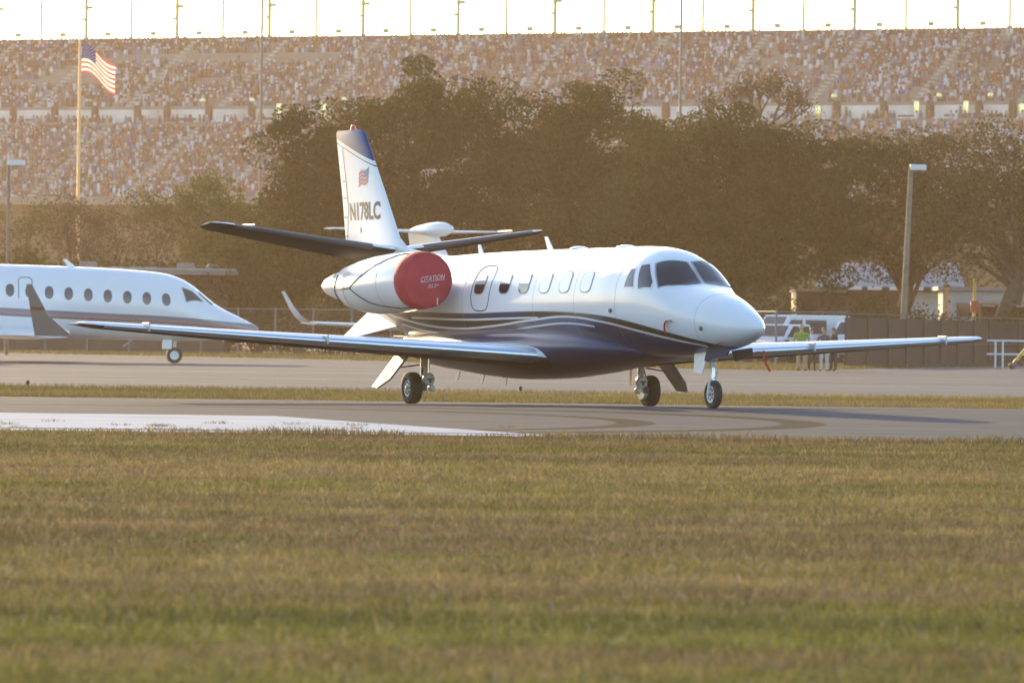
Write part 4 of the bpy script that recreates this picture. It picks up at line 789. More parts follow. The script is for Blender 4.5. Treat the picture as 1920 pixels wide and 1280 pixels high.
# the crowd: thousands of seated people, far too many to count
def crowd(name, label, decks, dens):
    P = []
    for (y0, z0, n, dy, dz) in decks:
        for i in range(n):
            xs = np.arange(XL + 1, XR - 1, .52) + RNG.normal(0, .06, len(np.arange(XL + 1, XR - 1, .52)))
            keep = RNG.uniform(0, 1, len(xs)) < dens * np.clip(.15 + 1.6 * (.5 * vnoise(xs * .12, i * .35, int(z0)) + .5 * vnoise(xs * .7, i * .9, int(z0) + 3)), .2, 1)
            keep &= np.min(np.abs(xs[:, None] - np.array(AISLE)[None, :]), 1) > .6
            if z0 > 20: keep &= ~((xs < -40) & (i > 5) & (i < 15) & (vnoise(xs * .11, i * .21, 17) > .5))
            xs = xs[keep]; P.append(np.stack([xs, np.full(len(xs), y0 + (i + .45) * dy) + RNG.normal(0, .05, len(xs)), np.full(len(xs), z0 + i * dz)], -1))
    P = np.concatenate(P); n = len(P)
    box = np.array([(-1, -1, 0), (1, -1, 0), (1, 1, 0), (-1, 1, 0), (-.75, -.7, 1), (.75, -.7, 1), (.75, .7, 1), (-.75, .7, 1)], float)
    FB = np.array([(4, 5, 6, 7), (0, 1, 5, 4), (1, 2, 6, 5), (2, 3, 7, 6), (3, 0, 4, 7)])
    Vs = []; Fs = []; Ts = []
    pal = np.array([(.46, .45, .45), (.07, .065, .065), (.05, .065, .15), (.14, .17, .28), (.22, .06, .05), (.15, .09, .065), (.24, .19, .15), (.10, .07, .06), (.30, .24, .12), (.16, .15, .15), (.34, .31, .29), (.06, .09, .06)])
    shirt = pal[RNG.choice(len(pal), n, p=[.17, .13, .08, .12, .11, .11, .08, .10, .015, .05, .02, .015])] * RNG.uniform(.7, 1.3, (n, 1))
    head = np.where(RNG.uniform(0, 1, (n, 1)) < .45, np.array([[.32, .19, .13]]), np.where(RNG.uniform(0, 1, (n, 1)) < .4, np.array([[.5, .48, .46]]), np.array([[.09, .06, .045]])))
    hh = RNG.uniform(.58, .70, n); st = (RNG.uniform(0, 1, n) < .06) & (P[:, 2] < 33.5); hh = np.where(st, hh + .5, hh)
    for part in range(2):
        sc = np.stack([RNG.uniform(.17, .22, n), np.full(n, .15), hh * .88], -1) if part == 0 else np.tile(np.array([[.095, .11, .25]]), (n, 1))
        off = P + (0 if part == 0 else np.stack([RNG.normal(0, .03, n), np.full(n, -.03), hh * .88 + .03], -1)) + np.array([0, 0, .02])
        V = (box[None] * sc[:, None] + off[:, None]).reshape(-1, 3); b = np.arange(n)[:, None, None] * 8 + part * 8 * n
        Vs.append(V); Fs.append((FB[None] + b).reshape(-1, 4)); Ts.append(np.repeat(shirt if part == 0 else head, 8, 0))
    o = npmesh(name, np.concatenate(Vs), np.concatenate(Fs), M['crowd'], tint=np.concatenate(Ts))
    o.matrix_world = Matrix.Translation((0, 700, 0)) @ Matrix.Rotation(-BS, 4, 'Z')
    tag(o, label, 'crowd', kind='stuff'); return o
crowd('spectator_crowd', 'dense crowd filling the upper bank of the grandstand', [UP, (19.2, 24.7, 1, .8, .0)], .92)
crowd('spectator_crowd', 'dense crowd filling the lower bank of the grandstand below the white suites', [LO], .92)

# ------------------------------------------------------------------ trees
def leaf_cloud(P, size, pal, jit=.25):
    n = len(P); a = RNG.normal(0, 1, (n, 3)); a /= np.linalg.norm(a, axis=1, keepdims=True); b = np.cross(a, RNG.normal(0, 1, (n, 3))); b /= np.linalg.norm(b, axis=1, keepdims=True)
    s = (RNG.uniform(.6, 1.35, (n, 1)) * size); V = np.stack([P - a * s * .5, P + b * s * .32, P + a * s * .5, P - b * s * .32], 1).reshape(-1, 3)
    F = np.arange(4 * n).reshape(-1, 4); t = pal[RNG.integers(0, len(pal), n)] * RNG.uniform(1 - jit, 1 + jit, (n, 1)); return V, F, np.repeat(t, 4, 0)
OAK = np.array([(.038, .046, .013), (.046, .054, .014), (.052, .050, .018), (.033, .038, .013), (.056, .058, .018)])
BUSH = np.array([(.065, .080, .022), (.085, .10, .028), (.05, .062, .018), (.08, .08, .032)])
DRY = np.array([(.10, .075, .045), (.08, .06, .035), (.12, .085, .05), (.07, .06, .03)])
def branch_tree(mb, p, d, L, r, depth, spread=.6, tips=None, n=6, up=.15):
    q = p + d * L; mid = (p + q) / 2 + Vector((random.gauss(0, .04), random.gauss(0, .04), 0)) * L
    mb.tube([p, mid, q], [r, r * .85, r * .68], n, cap=False)
    if depth == 0:
        if tips is not None: tips.append(q)
        return
    for k in range(random.choice((2, 3)) if depth > 1 else 2):
        e = (d + Vector((random.gauss(0, spread), random.gauss(0, spread), random.gauss(up, spread * .5)))).normalized()
        branch_tree(mb, q, e, L * random.uniform(.62, .85), r * .62, depth - 1, spread, tips, max(4, n - 1), up)
def tree(name, label, loc, crowns, nleaf, size, pal, trunk_h, trunk_r, clumps=70, lean=(0, 0), group='trees behind the fence', hollow=.55, cl=1.0):
    t = empty(name, (loc[0], loc[1], 0)); tag(t, label, 'tree', group)
    mb = MB(); C_ = []
    for (cx_, cy_, cz_, rx, ry, rz) in crowns:
        m = max(6, int(clumps * rx * rz / sum(c[3] * c[5] for c in crowns)))
        v = RNG.normal(0, 1, (m, 3)); v /= np.linalg.norm(v, axis=1, keepdims=True); v *= (hollow + (1 - hollow) * RNG.uniform(0, 1, (m, 1)))
        C_.append(np.array([cx_, cy_, cz_]) + v * np.array([rx, ry, rz]))
    C_ = np.concatenate(C_); top = Vector((lean[0], lean[1], trunk_h))
    mb.tube([(0, 0, -.3), (lean[0] * .3, lean[1] * .3, trunk_h * .5), top], [trunk_r * 1.3, trunk_r, trunk_r * .8], 10)
    for c in C_[RNG.permutation(len(C_))[:26]]:
        c = Vector(c); b = top + (c - top) * .45 + Vector((random.gauss(0, .3), random.gauss(0, .3), random.uniform(-.2, .6)))
        mb.tube([top - Vector((0, 0, random.uniform(0, trunk_h * .35))), b, c], [trunk_r * .42, trunk_r * .25, trunk_r * .06], 5, cap=False)
    mb.build('trunk', M['bark'], t)
    per = nleaf // len(C_); rad = RNG.uniform(.55, 1.25, len(C_)) * cl
    d = RNG.normal(0, 1, (per * len(C_), 3)); r_ = np.linalg.norm(d, axis=1, keepdims=True); d *= np.minimum(1, 1.35 / r_)
    P = np.repeat(C_, per, 0) + d * (np.repeat(rad, per)[:, None] * np.array([1.0, 1.0, .62])); ct = np.repeat(RNG.uniform(.65, 1.3, (len(C_), 1)), per, 0)
    k_ = P[:, 2] > .3; P = P[k_]
    V, F, T = leaf_cloud(P, size, pal); T *= np.repeat(ct[k_], 4, 0); cr = npmesh('crown', V, F, M['leaf'], t, tint=T)
    return t
tree('oak_tree', 'broad dark oak rising behind the tail of the blue and white jet', (-5.9, 350), [(-.2, 0, 10.6, 7.0, 4.5, 5.4), (-4.8, 0, 8.6, 3.8, 3, 4.6), (3.9, 0, 9.6, 3.8, 3.5, 4.8), (-1, -1, 5.2, 7.2, 4, 3.0), (-6.6, 0, 5.2, 2.4, 2.4, 3.2)], 118000, .19, OAK, 4.0, .42, 260, hollow=.3)
tree('oak_tree', 'dark oak with a notched crown between the tail fin and the cockpit', (3.6, 365), [(.2, 0, 12.2, 3.8, 3.5, 4.0), (-2.4, 0, 10.2, 3.0, 3, 4.0), (3.6, 0, 10.6, 3.0, 3, 3.8), (0, -1, 6.0, 5.4, 4, 3.0)], 98000, .19, OAK, 4.0, .40, 210, hollow=.3)
tree('oak_tree', 'wide dense oak directly behind the jet cockpit and nose', (11.5, 338), [(0, 0, 8.8, 5.6, 4.2, 4.2), (-3.6, 0, 7.2, 3.4, 3, 3.6), (4.4, 0, 8.0, 3.6, 3, 4.2), (1.2, 0, 10.6, 3.4, 3, 2.8), (0, -1, 5.2, 6.0, 3.6, 1.8), (-5.2, 0, 4.0, 2.6, 2.4, 2.2)], 122000, .18, OAK, 3.6, .38, 250, lean=(-.5, 0), hollow=.3)
tree('oak_tree', 'loose brown oak standing over the pale blue roofed building', (20.2, 342), [(-1.0, 0, 8.6, 3.4, 3, 3.6), (2.4, 0, 9.2, 3.4, 3, 3.2), (0, 0, 6.6, 4.6, 3.2, 2.2)], 26000, .17, np.concatenate([OAK, DRY]), 4.2, .34, 95, lean=(.6, 0))
tree('oak_tree', 'ragged brown oak with a forked leaning trunk beside the white wall', (24.9, 336), [(.5, 0, 9.0, 3.4, 3, 3.4), (-1.6, 0, 7.0, 2.8, 2.6, 2.0), (3.4, 0, 8.0, 3, 3, 3.6)], 24000, .17, np.concatenate([OAK, DRY]), 4.6, .40, 90, lean=(1.2, 0))
tree('oak_tree', 'small dark oak filling the gap under the tail of the parked jets', (-11.5, 352), [(0, 0, 5.8, 3.4, 3, 2.8), (-2.6, 0, 4.4, 2.6, 2.4, 2.2), (2.6, 0, 4.2, 3, 2.4, 2.2)], 36000, .19, OAK, 2.4, .28, 80, hollow=.3)
# bare topped tree
t = empty('bare_tree', (13.9, 372, 0)); tag(t, 'nearly leafless tall tree reaching above the oaks against the crowd', 'tree', 'trees behind the fence')
random.seed(21); mb = MB(); tips = []; mb.tube([(0, 0, -.2), (.1, 0, 7), (.0, 0, 12.6)], [.34, .26, .2], 8)
for d in (Vector((.75, 0, .8)), Vector((-.65, .1, .75)), Vector((.08, 0, 1)), Vector((-.2, .3, .9)), Vector((1, .1, .45)), Vector((-1, 0, .35))): branch_tree(mb, Vector((0, 0, 12.6)), d.normalized(), 1.3, .11, 3, .5, tips, 6)
mb.build('trunk', M['bark'], t); tp = np.array([q[:] for q in tips]); P = np.repeat(tp, 26, 0) + RNG.normal(0, .28, (len(tp) * 26, 3)); V, F, T = leaf_cloud(P, .17, DRY); npmesh('crown', V, F, M['leaf'], t, tint=T)
# thin leafless trees and scrub on the left
random.seed(5); SL = ['thin bare tree with wispy twigs %s' % q for q in ('left of the flagpole', 'right beside the flagpole', 'above the flat dark roof', 'in front of the lower crowd bank', 'close to the left street lamp', 'at the end of the flat roof', 'next to the broad oak', 'by the tall light pole', 'behind the white jet with round windows', 'at the far end of the scrub')]
for k, (x, y, h) in enumerate(((-27.5, 372, 9.2), (-25.0, 368, 10.2), (-22.6, 374, 8.6), (-20.2, 370, 9.8), (-29.5, 366, 9.0), (-18.3, 372, 9.4), (-16.2, 368, 8.6), (-14.6, 376, 9.0), (-23.8, 362, 8.0), (-31.2, 372, 8.4))):
    t = empty('slender_tree', (x, y, 0)); tag(t, SL[k], 'tree', 'thin trees on the left'); mb = MB(); tips = []
    mb.tube([(0, 0, -.2), (random.gauss(0, .15), 0, h * .4), (random.gauss(0, .25), 0, h * .62)], [.14, .10, .08], 6)
    for j in range(5): branch_tree(mb, Vector((random.gauss(0, .1), 0, h * random.uniform(.3, .62))), Vector((random.gauss(0, .5), random.gauss(0, .5), 1)).normalized(), h * .14, .05, 3, .42, tips, 4)
    mb.build('trunk', M['bark'], t); tp = np.array([q[:] for q in tips]); P = np.repeat(tp, 30, 0) + RNG.normal(0, .30, (len(tp) * 30, 3)); V, F, T = leaf_cloud(P, .15, DRY if k % 3 else BUSH); npmesh('crown', V, F, M['leaf'], t, tint=T)
BL = ['rounded olive bush %s' % q for q in ('at the edge of the frame behind the white jet', 'under the thin bare trees', 'behind the roof vents of the flat building', 'between the flat roof and the oak', 'below the yellow green tree', 'next to the left street lamp', 'in the dip below the flagpole', 'low beside the broad oak')]
for k, (x, y, rx, h) in enumerate(((-29, 356, 3.4, 5.2), (-24.6, 360, 3.2, 4.8), (-21.2, 355, 2.8, 4.4), (-17.0, 358, 2.8, 4.8), (-19.0, 364, 3.0, 5.2), (-27, 364, 3.2, 5.4), (-22.6, 366, 3.2, 5.4), (-14.2, 362, 2.8, 5.0))):
    t = empty('bush', (x, y, 0)); tag(t, BL[k], 'bush', 'scrub on the left'); mb = MB()
    C_ = RNG.normal(0, 1, (26, 3)); C_ /= np.linalg.norm(C_, axis=1, keepdims=True); C_ = np.array([0, 0, h * .55]) + C_ * np.array([rx, 1.8, h * .42]) * RNG.uniform(.4, 1, (26, 1))
    for c in C_[:9]: mb.tube([(random.gauss(0, .2), random.gauss(0, .2), -.2), tuple(c * np.array([.5, .5, .5])), tuple(c)], [.08, .06, .02], 5)
    mb.build('stem', M['bark'], t); P = np.repeat(C_, 330, 0) + RNG.normal(0, .52, (330 * 26, 3)); P = P[P[:, 2] > .1]; V, F, T = leaf_cloud(P, .22, BUSH if k % 2 else np.concatenate([OAK, DRY])); npmesh('foliage', V, F, M['leaf'], t, tint=T)
tree('leafy_tree', 'yellow green young tree in front of the lower crowd bank', (-17.4, 372), [(0, 0, 7.4, 2.4, 2, 2.6), (2.0, 0, 6.2, 1.8, 1.8, 2.0)], 9000, .20, np.array([(.13, .13, .03), (.10, .11, .03), (.15, .13, .04)]), 3.5, .14, 40, group='thin trees on the left')
C_ = np.stack([RNG.uniform(-44, 44, 420), RNG.uniform(402, 412, 420), RNG.uniform(.6, 4.6, 420) * RNG.uniform(.7, 1.15, 420)], -1); d = RNG.normal(0, 1, (420 * 110, 3)); d *= np.minimum(1, 1.8 / np.linalg.norm(d, axis=1, keepdims=True))
V, F, T = leaf_cloud(np.repeat(C_, 110, 0) + d * .8, .34, OAK); o = npmesh('far_thicket', V, F, M['leaf'], tint=T); tag(o, 'dark far thicket forming the backdrop under and between the oaks', 'thicket', kind='stuff')
# ------------------------------------------------------------------ fence
def fence(name, label, pts, h, step, screen=False):
    f = empty(name, (pts[0][0], pts[0][1], 0)); tag(f, label, 'fence'); o = Vector((pts[0][0], pts[0][1], 0))
    for (a, b) in zip(pts[:-1], pts[1:]):
        a = Vector((*a, 0)) - o; b = Vector((*b, 0)) - o; L = (b - a).length; n = max(1, round(L / step))
        for k in range(n + (1 if b == Vector((*pts[-1], 0)) - o else 0)):
            p = a + (b - a) * k / n; MB().tube([p - Vector((0, 0, .2)), p + Vector((0, 0, h + .08))], .05, 8).build('post', M['pole'] if not screen else M['post_dark'], f)
        for z, r_ in ((h, .030), (h * .45, .022)): MB().tube([a + Vector((0, 0, z)), b + Vector((0, 0, z))], r_, 6).build('rail', M['pole'] if not screen else M['post_dark'], f)
        d = (b - a).normalized(); nrm = Vector((-d.y, d.x, 0)) * .07
        if screen: MB().add([a + nrm + Vector((0, 0, .05)), b + nrm + Vector((0, 0, .05)), b + nrm + Vector((0, 0, h * .93)), a + nrm + Vector((0, 0, h * .93))] + [a + nrm * 1.4 + Vector((0, 0, .05)), b + nrm * 1.4 + Vector((0, 0, .05)), b + nrm * 1.4 + Vector((0, 0, h * .93)), a + nrm * 1.4 + Vector((0, 0, h * .93))], [(0, 1, 2, 3), (4, 5, 6, 7), (0, 1, 5, 4), (2, 3, 7, 6), (0, 3, 7, 4), (1, 2, 6, 5)]).build('privacy_screen', M['screen'], f)
        else: # chain link wires, woven on the diagonal
            mb = MB(); n = int(L / .16); w_ = .0035
            for k in range(-16, n):
                for sg in (1, -1):
                    s0 = k * .16; s1 = s0 + h
                    t0, t1 = max(0, s0), min(L, s1)
                    if t1 <= t0: continue
                    z0, z1 = (t0 - s0, t1 - s0) if sg > 0 else (h - (t0 - s0), h - (t1 - s0))
                    p, q = a + d * t0 + Vector((0, 0, z0)), a + d * t1 + Vector((0, 0, z1)); mb.quad(p - Vector((0, 0, w_)), q - Vector((0, 0, w_)), q + Vector((0, 0, w_)), p + Vector((0, 0, w_)))
            mb.build('chain_link', M['pole'], f)
    return f
fence('chain_link_fence', 'chain link fence on galvanised posts behind the three parked jets', [(-34, 352), (-20, 340), (-6, 322), (4, 292), (11.2, 276), (14.2, 276)], 2.35, 3.2)
fence('screened_fence', 'fence with a dark privacy screen right of the four standing people', [(14.2, 276), (16.6, 287), (23.2, 316), (36, 352)], 2.3, 5.2, True)

# ------------------------------------------------------------------ poles, flag, lamps
def pole(name, label, x, y, h, r_, material, cat='pole'):
    t = empty(name, (x, y, 0)); tag(t, label, cat)
    MB().tube([(0, 0, -.3), (0, 0, h)], [r_ * 1.25, r_ * .8], 12).build('shaft', material, t, smooth=True); return t
FP = pole('flagpole', 'tall white flagpole flying the large flag before the grandstand', -34.8, 520, 24.2, .13, M['pole_tan'], 'flagpole')
MB().lathe([(0, .02), (.08, .14), (.2, .14), (.28, .02)], (0, 0, 24.15), 'Z', 12).build('finial', M['silver'], FP, smooth=True)
def flag():
    f = empty('national_flag', (-34.65, 520, 20.4)); tag(f, 'red white and blue flag with stripes waving from the flagpole', 'flag')
    L, H = 2.9, 2.3; nx, nz = 26, 13
    def P(u, v):   # u along the fly, v up
        return (L * u * .92, .35 * math.sin(u * 6.0 + v) * u, (v * H) - 1.55 * u ** 1.2 + .26 * math.sin(u * 5.6 + v * .6) + 1.15)
    m = {'w': mat('flag_white', (.78, .74, .68), .8, trans=.5), 'r': mat('flag_red', (.45, .03, .04), .8, trans=.5), 'b': mat('flag_blue', (.03, .035, .14), .8, trans=.4)}
    for j in range(13):
        u0 = .42 if j >= 6 else 0.0; n = 16
        V = [P(u0 + (1 - u0) * i / n, (j + k) / 13) for k in (0, 1) for i in range(n + 1)]
        put('stripe', V, [(i, i + 1, n + 2 + i, n + 1 + i) for i in range(n)], m['r'] if j % 2 == 0 else m['w'], f, True)
    n = 8; V = [P(.42 * i / n, 6 / 13 + 7 / 13 * k / n) for k in range(n + 1) for i in range(n + 1)]
    c = put('canton', V, [(k * (n + 1) + i, k * (n + 1) + i + 1, (k + 1) * (n + 1) + i + 1, (k + 1) * (n + 1) + i) for k in range(n) for i in range(n)], m['b'], f, True)
    mb = MB()
    for r_ in range(9):
        for q in range(6 if r_ % 2 == 0 else 5):
            u = .42 * ((q + (.5 if r_ % 2 == 0 else 1.0)) / 6); v = 6 / 13 + 7 / 13 * (r_ + .5) / 9; a = Vector(P(u, v))
            pts = [a + Vector((math.sin(2 * math.pi * k / 10) * (.055 if k % 2 == 0 else .022), -.012, math.cos(2 * math.pi * k / 10) * (.055 if k % 2 == 0 else .022))) for k in range(10)]
            mb.add(pts, [tuple(range(10))])
    o = mb.build('stars', m['w'], c); o['kind'] = 'stuff'
flag()
pole('tall_pole', 'very tall slim steel pole beside the broad oak crossing the crowd', -18.72, 480, 34, .11, M['pole'])
pole('tall_pole', 'very tall slim steel pole behind the oak over the jet cockpit', 12.2, 480, 34, .11, M['pole'])
def lamp(label, x, y, h, wd, lean=0.0):
    t = empty('street_lamp', (x, y, 0)); tag(t, label, 'street lamp', 'street lamps at the fence')
    MB().tube([(0, 0, -.2), (lean, 0, h)], [.17, .11] if lean else [.09, .06], 12).build('shaft', M['pole_wood'], t, smooth=True)
    MB().box((lean + wd * .5 - .05, 0, h), (wd, .42, .26)).build('lamp_head', M['gear'], t, bevel=.04)
    MB().box((lean + wd * .55, -.0, h - .15), (wd * .6, .3, .04)).build('lamp_lens', M['pane_glass'], t)
lamp('street lamp with a boxy head in front of the pale blue roof', 17.95, 300, 9.15, .75, .35)
lamp('street lamp with a flat pale head over the scrub left of the flagpole', -23.3, 300, 8.85, .80)
# ------------------------------------------------------------------ buildings
t = empty('flat_roofed_building', (-24, 352, 0)); tag(t, 'low brown building with a flat roof and vents behind the white jet', 'building')
MB().box((0, 2.6, 2.1), (16.8, 5.0, 4.2)).build('wall', M['wall_brown'], t)
rf = MB().box((0, 2.2, 4.33), (18.4, 6.4, .24)).build('roof', M['roof_flat'], t)
MB().box((0, -1.0, 4.50), (18.4, .10, .12)).build('roof_edge', M['wall_pale'], rf)
for x, w_, h in ((1.0, 1.0, .42), (6.3, 1.0, .40)): MB().box((x, .4, 4.45 + h / 2), (w_, .9, h), taper=.88).build('roof_vent', M['roof_flat'], rf, bevel=.06)
MB().lathe([(0, .36), (.25, .34), (.36, .22), (.40, .02)], (7.75, .4, 4.45), 'Z', 16).build('roof_vent', M['roof_flat'], rf, smooth=True)
for x in (2.6, 3.6, 4.4): MB().box((x, .2, 4.53), (.6, .4, .16)).build('roof_hatch', M['wall_pale'], rf)
for x in (-6, -3, 0, 3, 6): MB().box((x, .06, 2.0), (1.2, .06, 1.2)).build('window', M['glass'], t)
t = empty('blue_roofed_building', (22.6, 392, 0)); tag(t, 'open sided shed with a pale blue sheet metal roof behind the street lamp', 'building')
rf = MB().add([(-4.5, -2, 4.30), (4.5, -2, 4.40), (4.5, 4, 5.85), (-3.4, 4, 5.75), (-4.5, -2, 4.22), (4.5, -2, 4.32), (4.5, 4, 5.77), (-3.4, 4, 5.67)], [(0, 1, 2, 3), (4, 5, 6, 7), (0, 1, 5, 4), (1, 2, 6, 5), (2, 3, 7, 6), (3, 0, 4, 7)]).build('roof', M['roof_blue'], t)
for k in range(22):
    a = -4.4 + k * .41; MB().add([(a, -2, 4.31 + (a + 4.5) * .011), (a + .05, -2, 4.31 + (a + 4.5) * .011), (max(a, -3.4) + .05, 3.9, 5.76 + (a + 4.5) * .011), (max(a, -3.4), 3.9, 5.76 + (a + 4.5) * .011)] + [(a, -2, 4.36 + (a + 4.5) * .011), (a + .05, -2, 4.36 + (a + 4.5) * .011), (max(a, -3.4) + .05, 3.9, 5.81 + (a + 4.5) * .011), (max(a, -3.4), 3.9, 5.81 + (a + 4.5) * .011)], [(4, 5, 6, 7), (0, 1, 5, 4), (1, 2, 6, 5), (3, 0, 4, 7)]).build('roof_rib', M['roof_blue'], rf)
for a in (-2.1, -.9, .4, 1.6, 2.9): MB().box((a, -2.06, 4.22), (.85, .06, .22)).build('fascia_panel', M['panel_white'], rf)
MB().box((0, 3.6, 2.4), (8.4, .2, 4.8)).build('wall', M['wall_brown'], t)
MB().box((2.0, -.8, 2.2), (1.9, .2, 3.6)).build('door', M['wall_pale'], t)
for a in (-4.2, 4.3): MB().box((a, -1.9, 2.1), (.22, .22, 4.3)).build('post', M['wall_brown'], t)
t = empty('painted_post', (22.55, 338, 0)); tag(t, 'orange painted post standing in front of the blue roofed shed', 'post'); MB().box((0, 0, 1.95), (.22, .22, 4.0)).build('shaft', M['orange_post'], t, bevel=.02); MB().box((0, 0, 4.0), (.34, .34, .12)).build('cap', M['wall_brown'], t)
t = empty('red_sign', (24.0, 338, 0)); tag(t, 'red box sign on a post beside the forked oak trunk', 'sign'); MB().box((0, 0, 2.2), (.16, .16, 4.4)).build('post', M['yellow'], t); MB().box((0, -.12, 2.95), (.40, .14, .60)).build('sign_box', M['red_sign'], t, bevel=.02)
t = empty('white_building', (28.6, 372, 0)); tag(t, 'low white walled building at the edge behind the ragged oak', 'building')
MB().box((0, 2, 2.0), (8, 4, 4.0)).build('wall', M['wall_pale'], t); MB().box((0, 2, 4.12), (8.6, 4.6, .22)).build('roof', M['roof_flat'], t)
for a in (-2.6, -.4, 1.9): MB().box((a, -.03, 2.9), (1.2, .08, .8)).build('window', M['glass'], t)
t = empty('carport', (27.8, 342, 0)); tag(t, 'dark carport with a thin pale roof line beside the white building', 'carport')
MB().box((0, 1.5, 3.15), (7, 4, .16)).build('roof', M['roof_flat'], t); MB().box((0, -.52, 3.2), (7, .06, .16)).build('roof_edge', M['wall_pale'], t); MB().box((0, 3.3, 1.5), (6.8, .15, 3.0)).build('wall', M['wall_brown'], t)
for a in (-3.2, 0, 3.2): MB().box((a, -.3, 1.55), (.12, .12, 3.1)).build('post', M['wall_brown'], t)
t = empty('maroon_trailer', (16.4, 348, 0)); tag(t, 'maroon box trailer with a pale roof edge behind the white truck', 'trailer')
MB().box((0, 1.3, 2.2), (2.6, 6, 2.9)).build('body', M['maroon'], t, bevel=.05); MB().box((0, 1.3, 3.72), (2.75, 6.1, .12)).build('roof', M['wall_pale'], t)
MB().box((0, -1.73, 2.3), (2.5, .03, .06)).build('stripe', M['red_sign'], t)
for a in (-1, 1): MB().lathe([(-.12, .2), (-.13, .45), (.13, .45), (.12, .2)], (a, .5, .46), 'X', 18).build('wheel', M['rubber'], t)
# ------------------------------------------------------------------ vehicles behind the fence (side on, heading -x)
def vehicle(name, label, loc, rz, prof, glass, wd, paint, wheels, cat, sc=1.0, group='vehicles parked behind the fence'):
    t = empty(name, (loc[0], loc[1], 0), rz); tag(t, label, cat, group); h = wd / 2
    body = MB().prism([(x * sc, z * sc) for x, z in prof], -h, h, 'Y').build('body', paint, t, bevel=.07)
    for g in glass:
        for s in (-1, 1): MB().prism([(x * sc, z * sc) for x, z in g], s * (h + .004), s * (h - .05), 'Y').build('side_window', M['pane_glass'], body)
    for x in wheels:
        for s in (-1, 1):
            wh = MB().lathe([(-.11, .2), (-.12, .31), (-.07, .36), (.07, .36), (.12, .31), (.11, .2)], (x * sc, s * (h - .09), .36), 'Y', 22).build('wheel', M['rubber'], t, smooth=True)
            MB().lathe([(-.115, .03), (-.10, .21), (.10, .21), (.115, .03)], (x * sc, s * (h - .09), .36), 'Y', 18).build('rim', M['gear'], wh, smooth=True)
    ed = [(prof[i], prof[(i + 1) % len(prof)]) for i in range(len(prof))]
    (ax, az), (bx_, bz) = max((e for e in ed if e[0][1] > 1.3 * .95 and e[1][0] < e[0][0] and e[0][1] - e[1][1] > .3), key=lambda e: e[0][1] - e[1][1])
    nx_, nz_ = -(az - bz), (ax - bx_); ln = math.hypot(nx_, nz_); nx_, nz_ = nx_ / ln * .012, nz_ / ln * .012
    pa = (ax + (bx_ - ax) * .1, az + (bz - az) * .1); pb = (ax + (bx_ - ax) * .92, az + (bz - az) * .92)
    MB().add([((q[0] + nx_ * k_) * sc, yy * h, (q[1] + nz_ * k_) * sc) for k_ in (1, -2) for q, yy in ((pa, -.8), (pa, .8), (pb, .9), (pb, -.9))], [(0, 1, 2, 3), (4, 5, 6, 7), (0, 1, 5, 4), (1, 2, 6, 5), (2, 3, 7, 6), (3, 0, 4, 7)]).build('windscreen', M['glass'], body)
    x0 = min(p[0] for p in prof) * sc; MB().box((x0 - .04, 0, .55 * sc), (.12, wd * .96, .2)).build('bumper', M['gear_dark'], body, bevel=.03); MB().box((x0 - .005, 0, .85 * sc), (.03, wd * .5, .18)).build('grille', M['black'], body)
    x0 = x0; x1 = max(p[0] for p in prof) * sc
    for s in (-1, 1):
        MB().box((x0 + .03, s * h * .72, .85 * sc), (.10, .3, .16)).build('headlight', M['silver'], body); MB().box((x1 - .03, s * h * .8, .9 * sc), (.10, .16, .3)).build('tail_light', M['red_lamp'], body)
        MB().box((x0 + (x1 - x0) * .30, s * (h + .09), 1.12 * sc), (.1, .18, .14)).build('mirror', M['black'], body)
    return t
TRUCK = [(-2.7, .45), (2.7, .45), (2.7, 1.25), (.95, 1.25), (.80, 1.95), (-.55, 1.95), (-1.15, 1.30), (-2.6, 1.15)]
TG = [[(-.98, 1.32), (-.5, 1.86), (.02, 1.86), (.02, 1.32)], [(.08, 1.32), (.08, 1.86), (.70, 1.86), (.82, 1.32)]]
SUV = [(-2.2, .4), (2.3, .4), (2.3, 1.1), (2.1, 1.78), (-.3, 1.80), (-1.0, 1.18), (-2.15, 1.0)]
SG = [[(-.80, 1.2), (-.22, 1.70), (.45, 1.70), (.45, 1.2)], [(.52, 1.2), (.52, 1.70), (1.25, 1.70), (1.25, 1.2)], [(1.32, 1.2), (1.32, 1.70), (1.98, 1.68), (2.1, 1.2)]]
CAR = [(-2.2, .35), (2.2, .35), (2.2, .92), (1.7, 1.02), (1.05, 1.42), (-.35, 1.44), (-1.0, 1.0), (-2.1, .82)]
CG = [[(-.82, 1.0), (-.28, 1.37), (.35, 1.37), (.35, 1.0)], [(.42, 1.0), (.42, 1.37), (.98, 1.35), (1.4, 1.02)]]
VW = [(-2.6, .4), (2.6, .4), (2.6, 2.30), (2.45, 2.45), (-1.5, 2.45), (-2.15, 1.55), (-2.6, 1.25)]
VG = [[(-1.95, 1.55), (-1.45, 2.2), (-.7, 2.2), (-.7, 1.5)], [(-.5, 1.5), (-.5, 2.2), (.9, 2.2), (.9, 1.5)]]
P_W = mat('car_paint_white', (.72, .73, .74), .3, coat=.6, var=.03); P_S = mat('car_paint_silver', (.45, .47, .48), .3, metal=.5, coat=.5); P_D = mat('car_paint_dark', (.04, .045, .05), .3, coat=.6)
vehicle('delivery_van', 'white van behind the fence left of the maroon trailer', (13.9, 314), R(38), VW, VG, 1.9, P_W, (-1.7, 1.7), 'van', .95)
vehicle('pickup_truck', 'white pickup truck behind the people parked before the van', (12.6, 301), R(48), TRUCK, TG, 1.85, P_W, (-1.75, 1.7), 'truck', .95)
vehicle('parked_car', 'white estate car nose out beyond the dark screen', (16.6, 312), R(62), SUV, SG, 1.8, P_W, (-1.4, 1.4), 'car', 1.15)
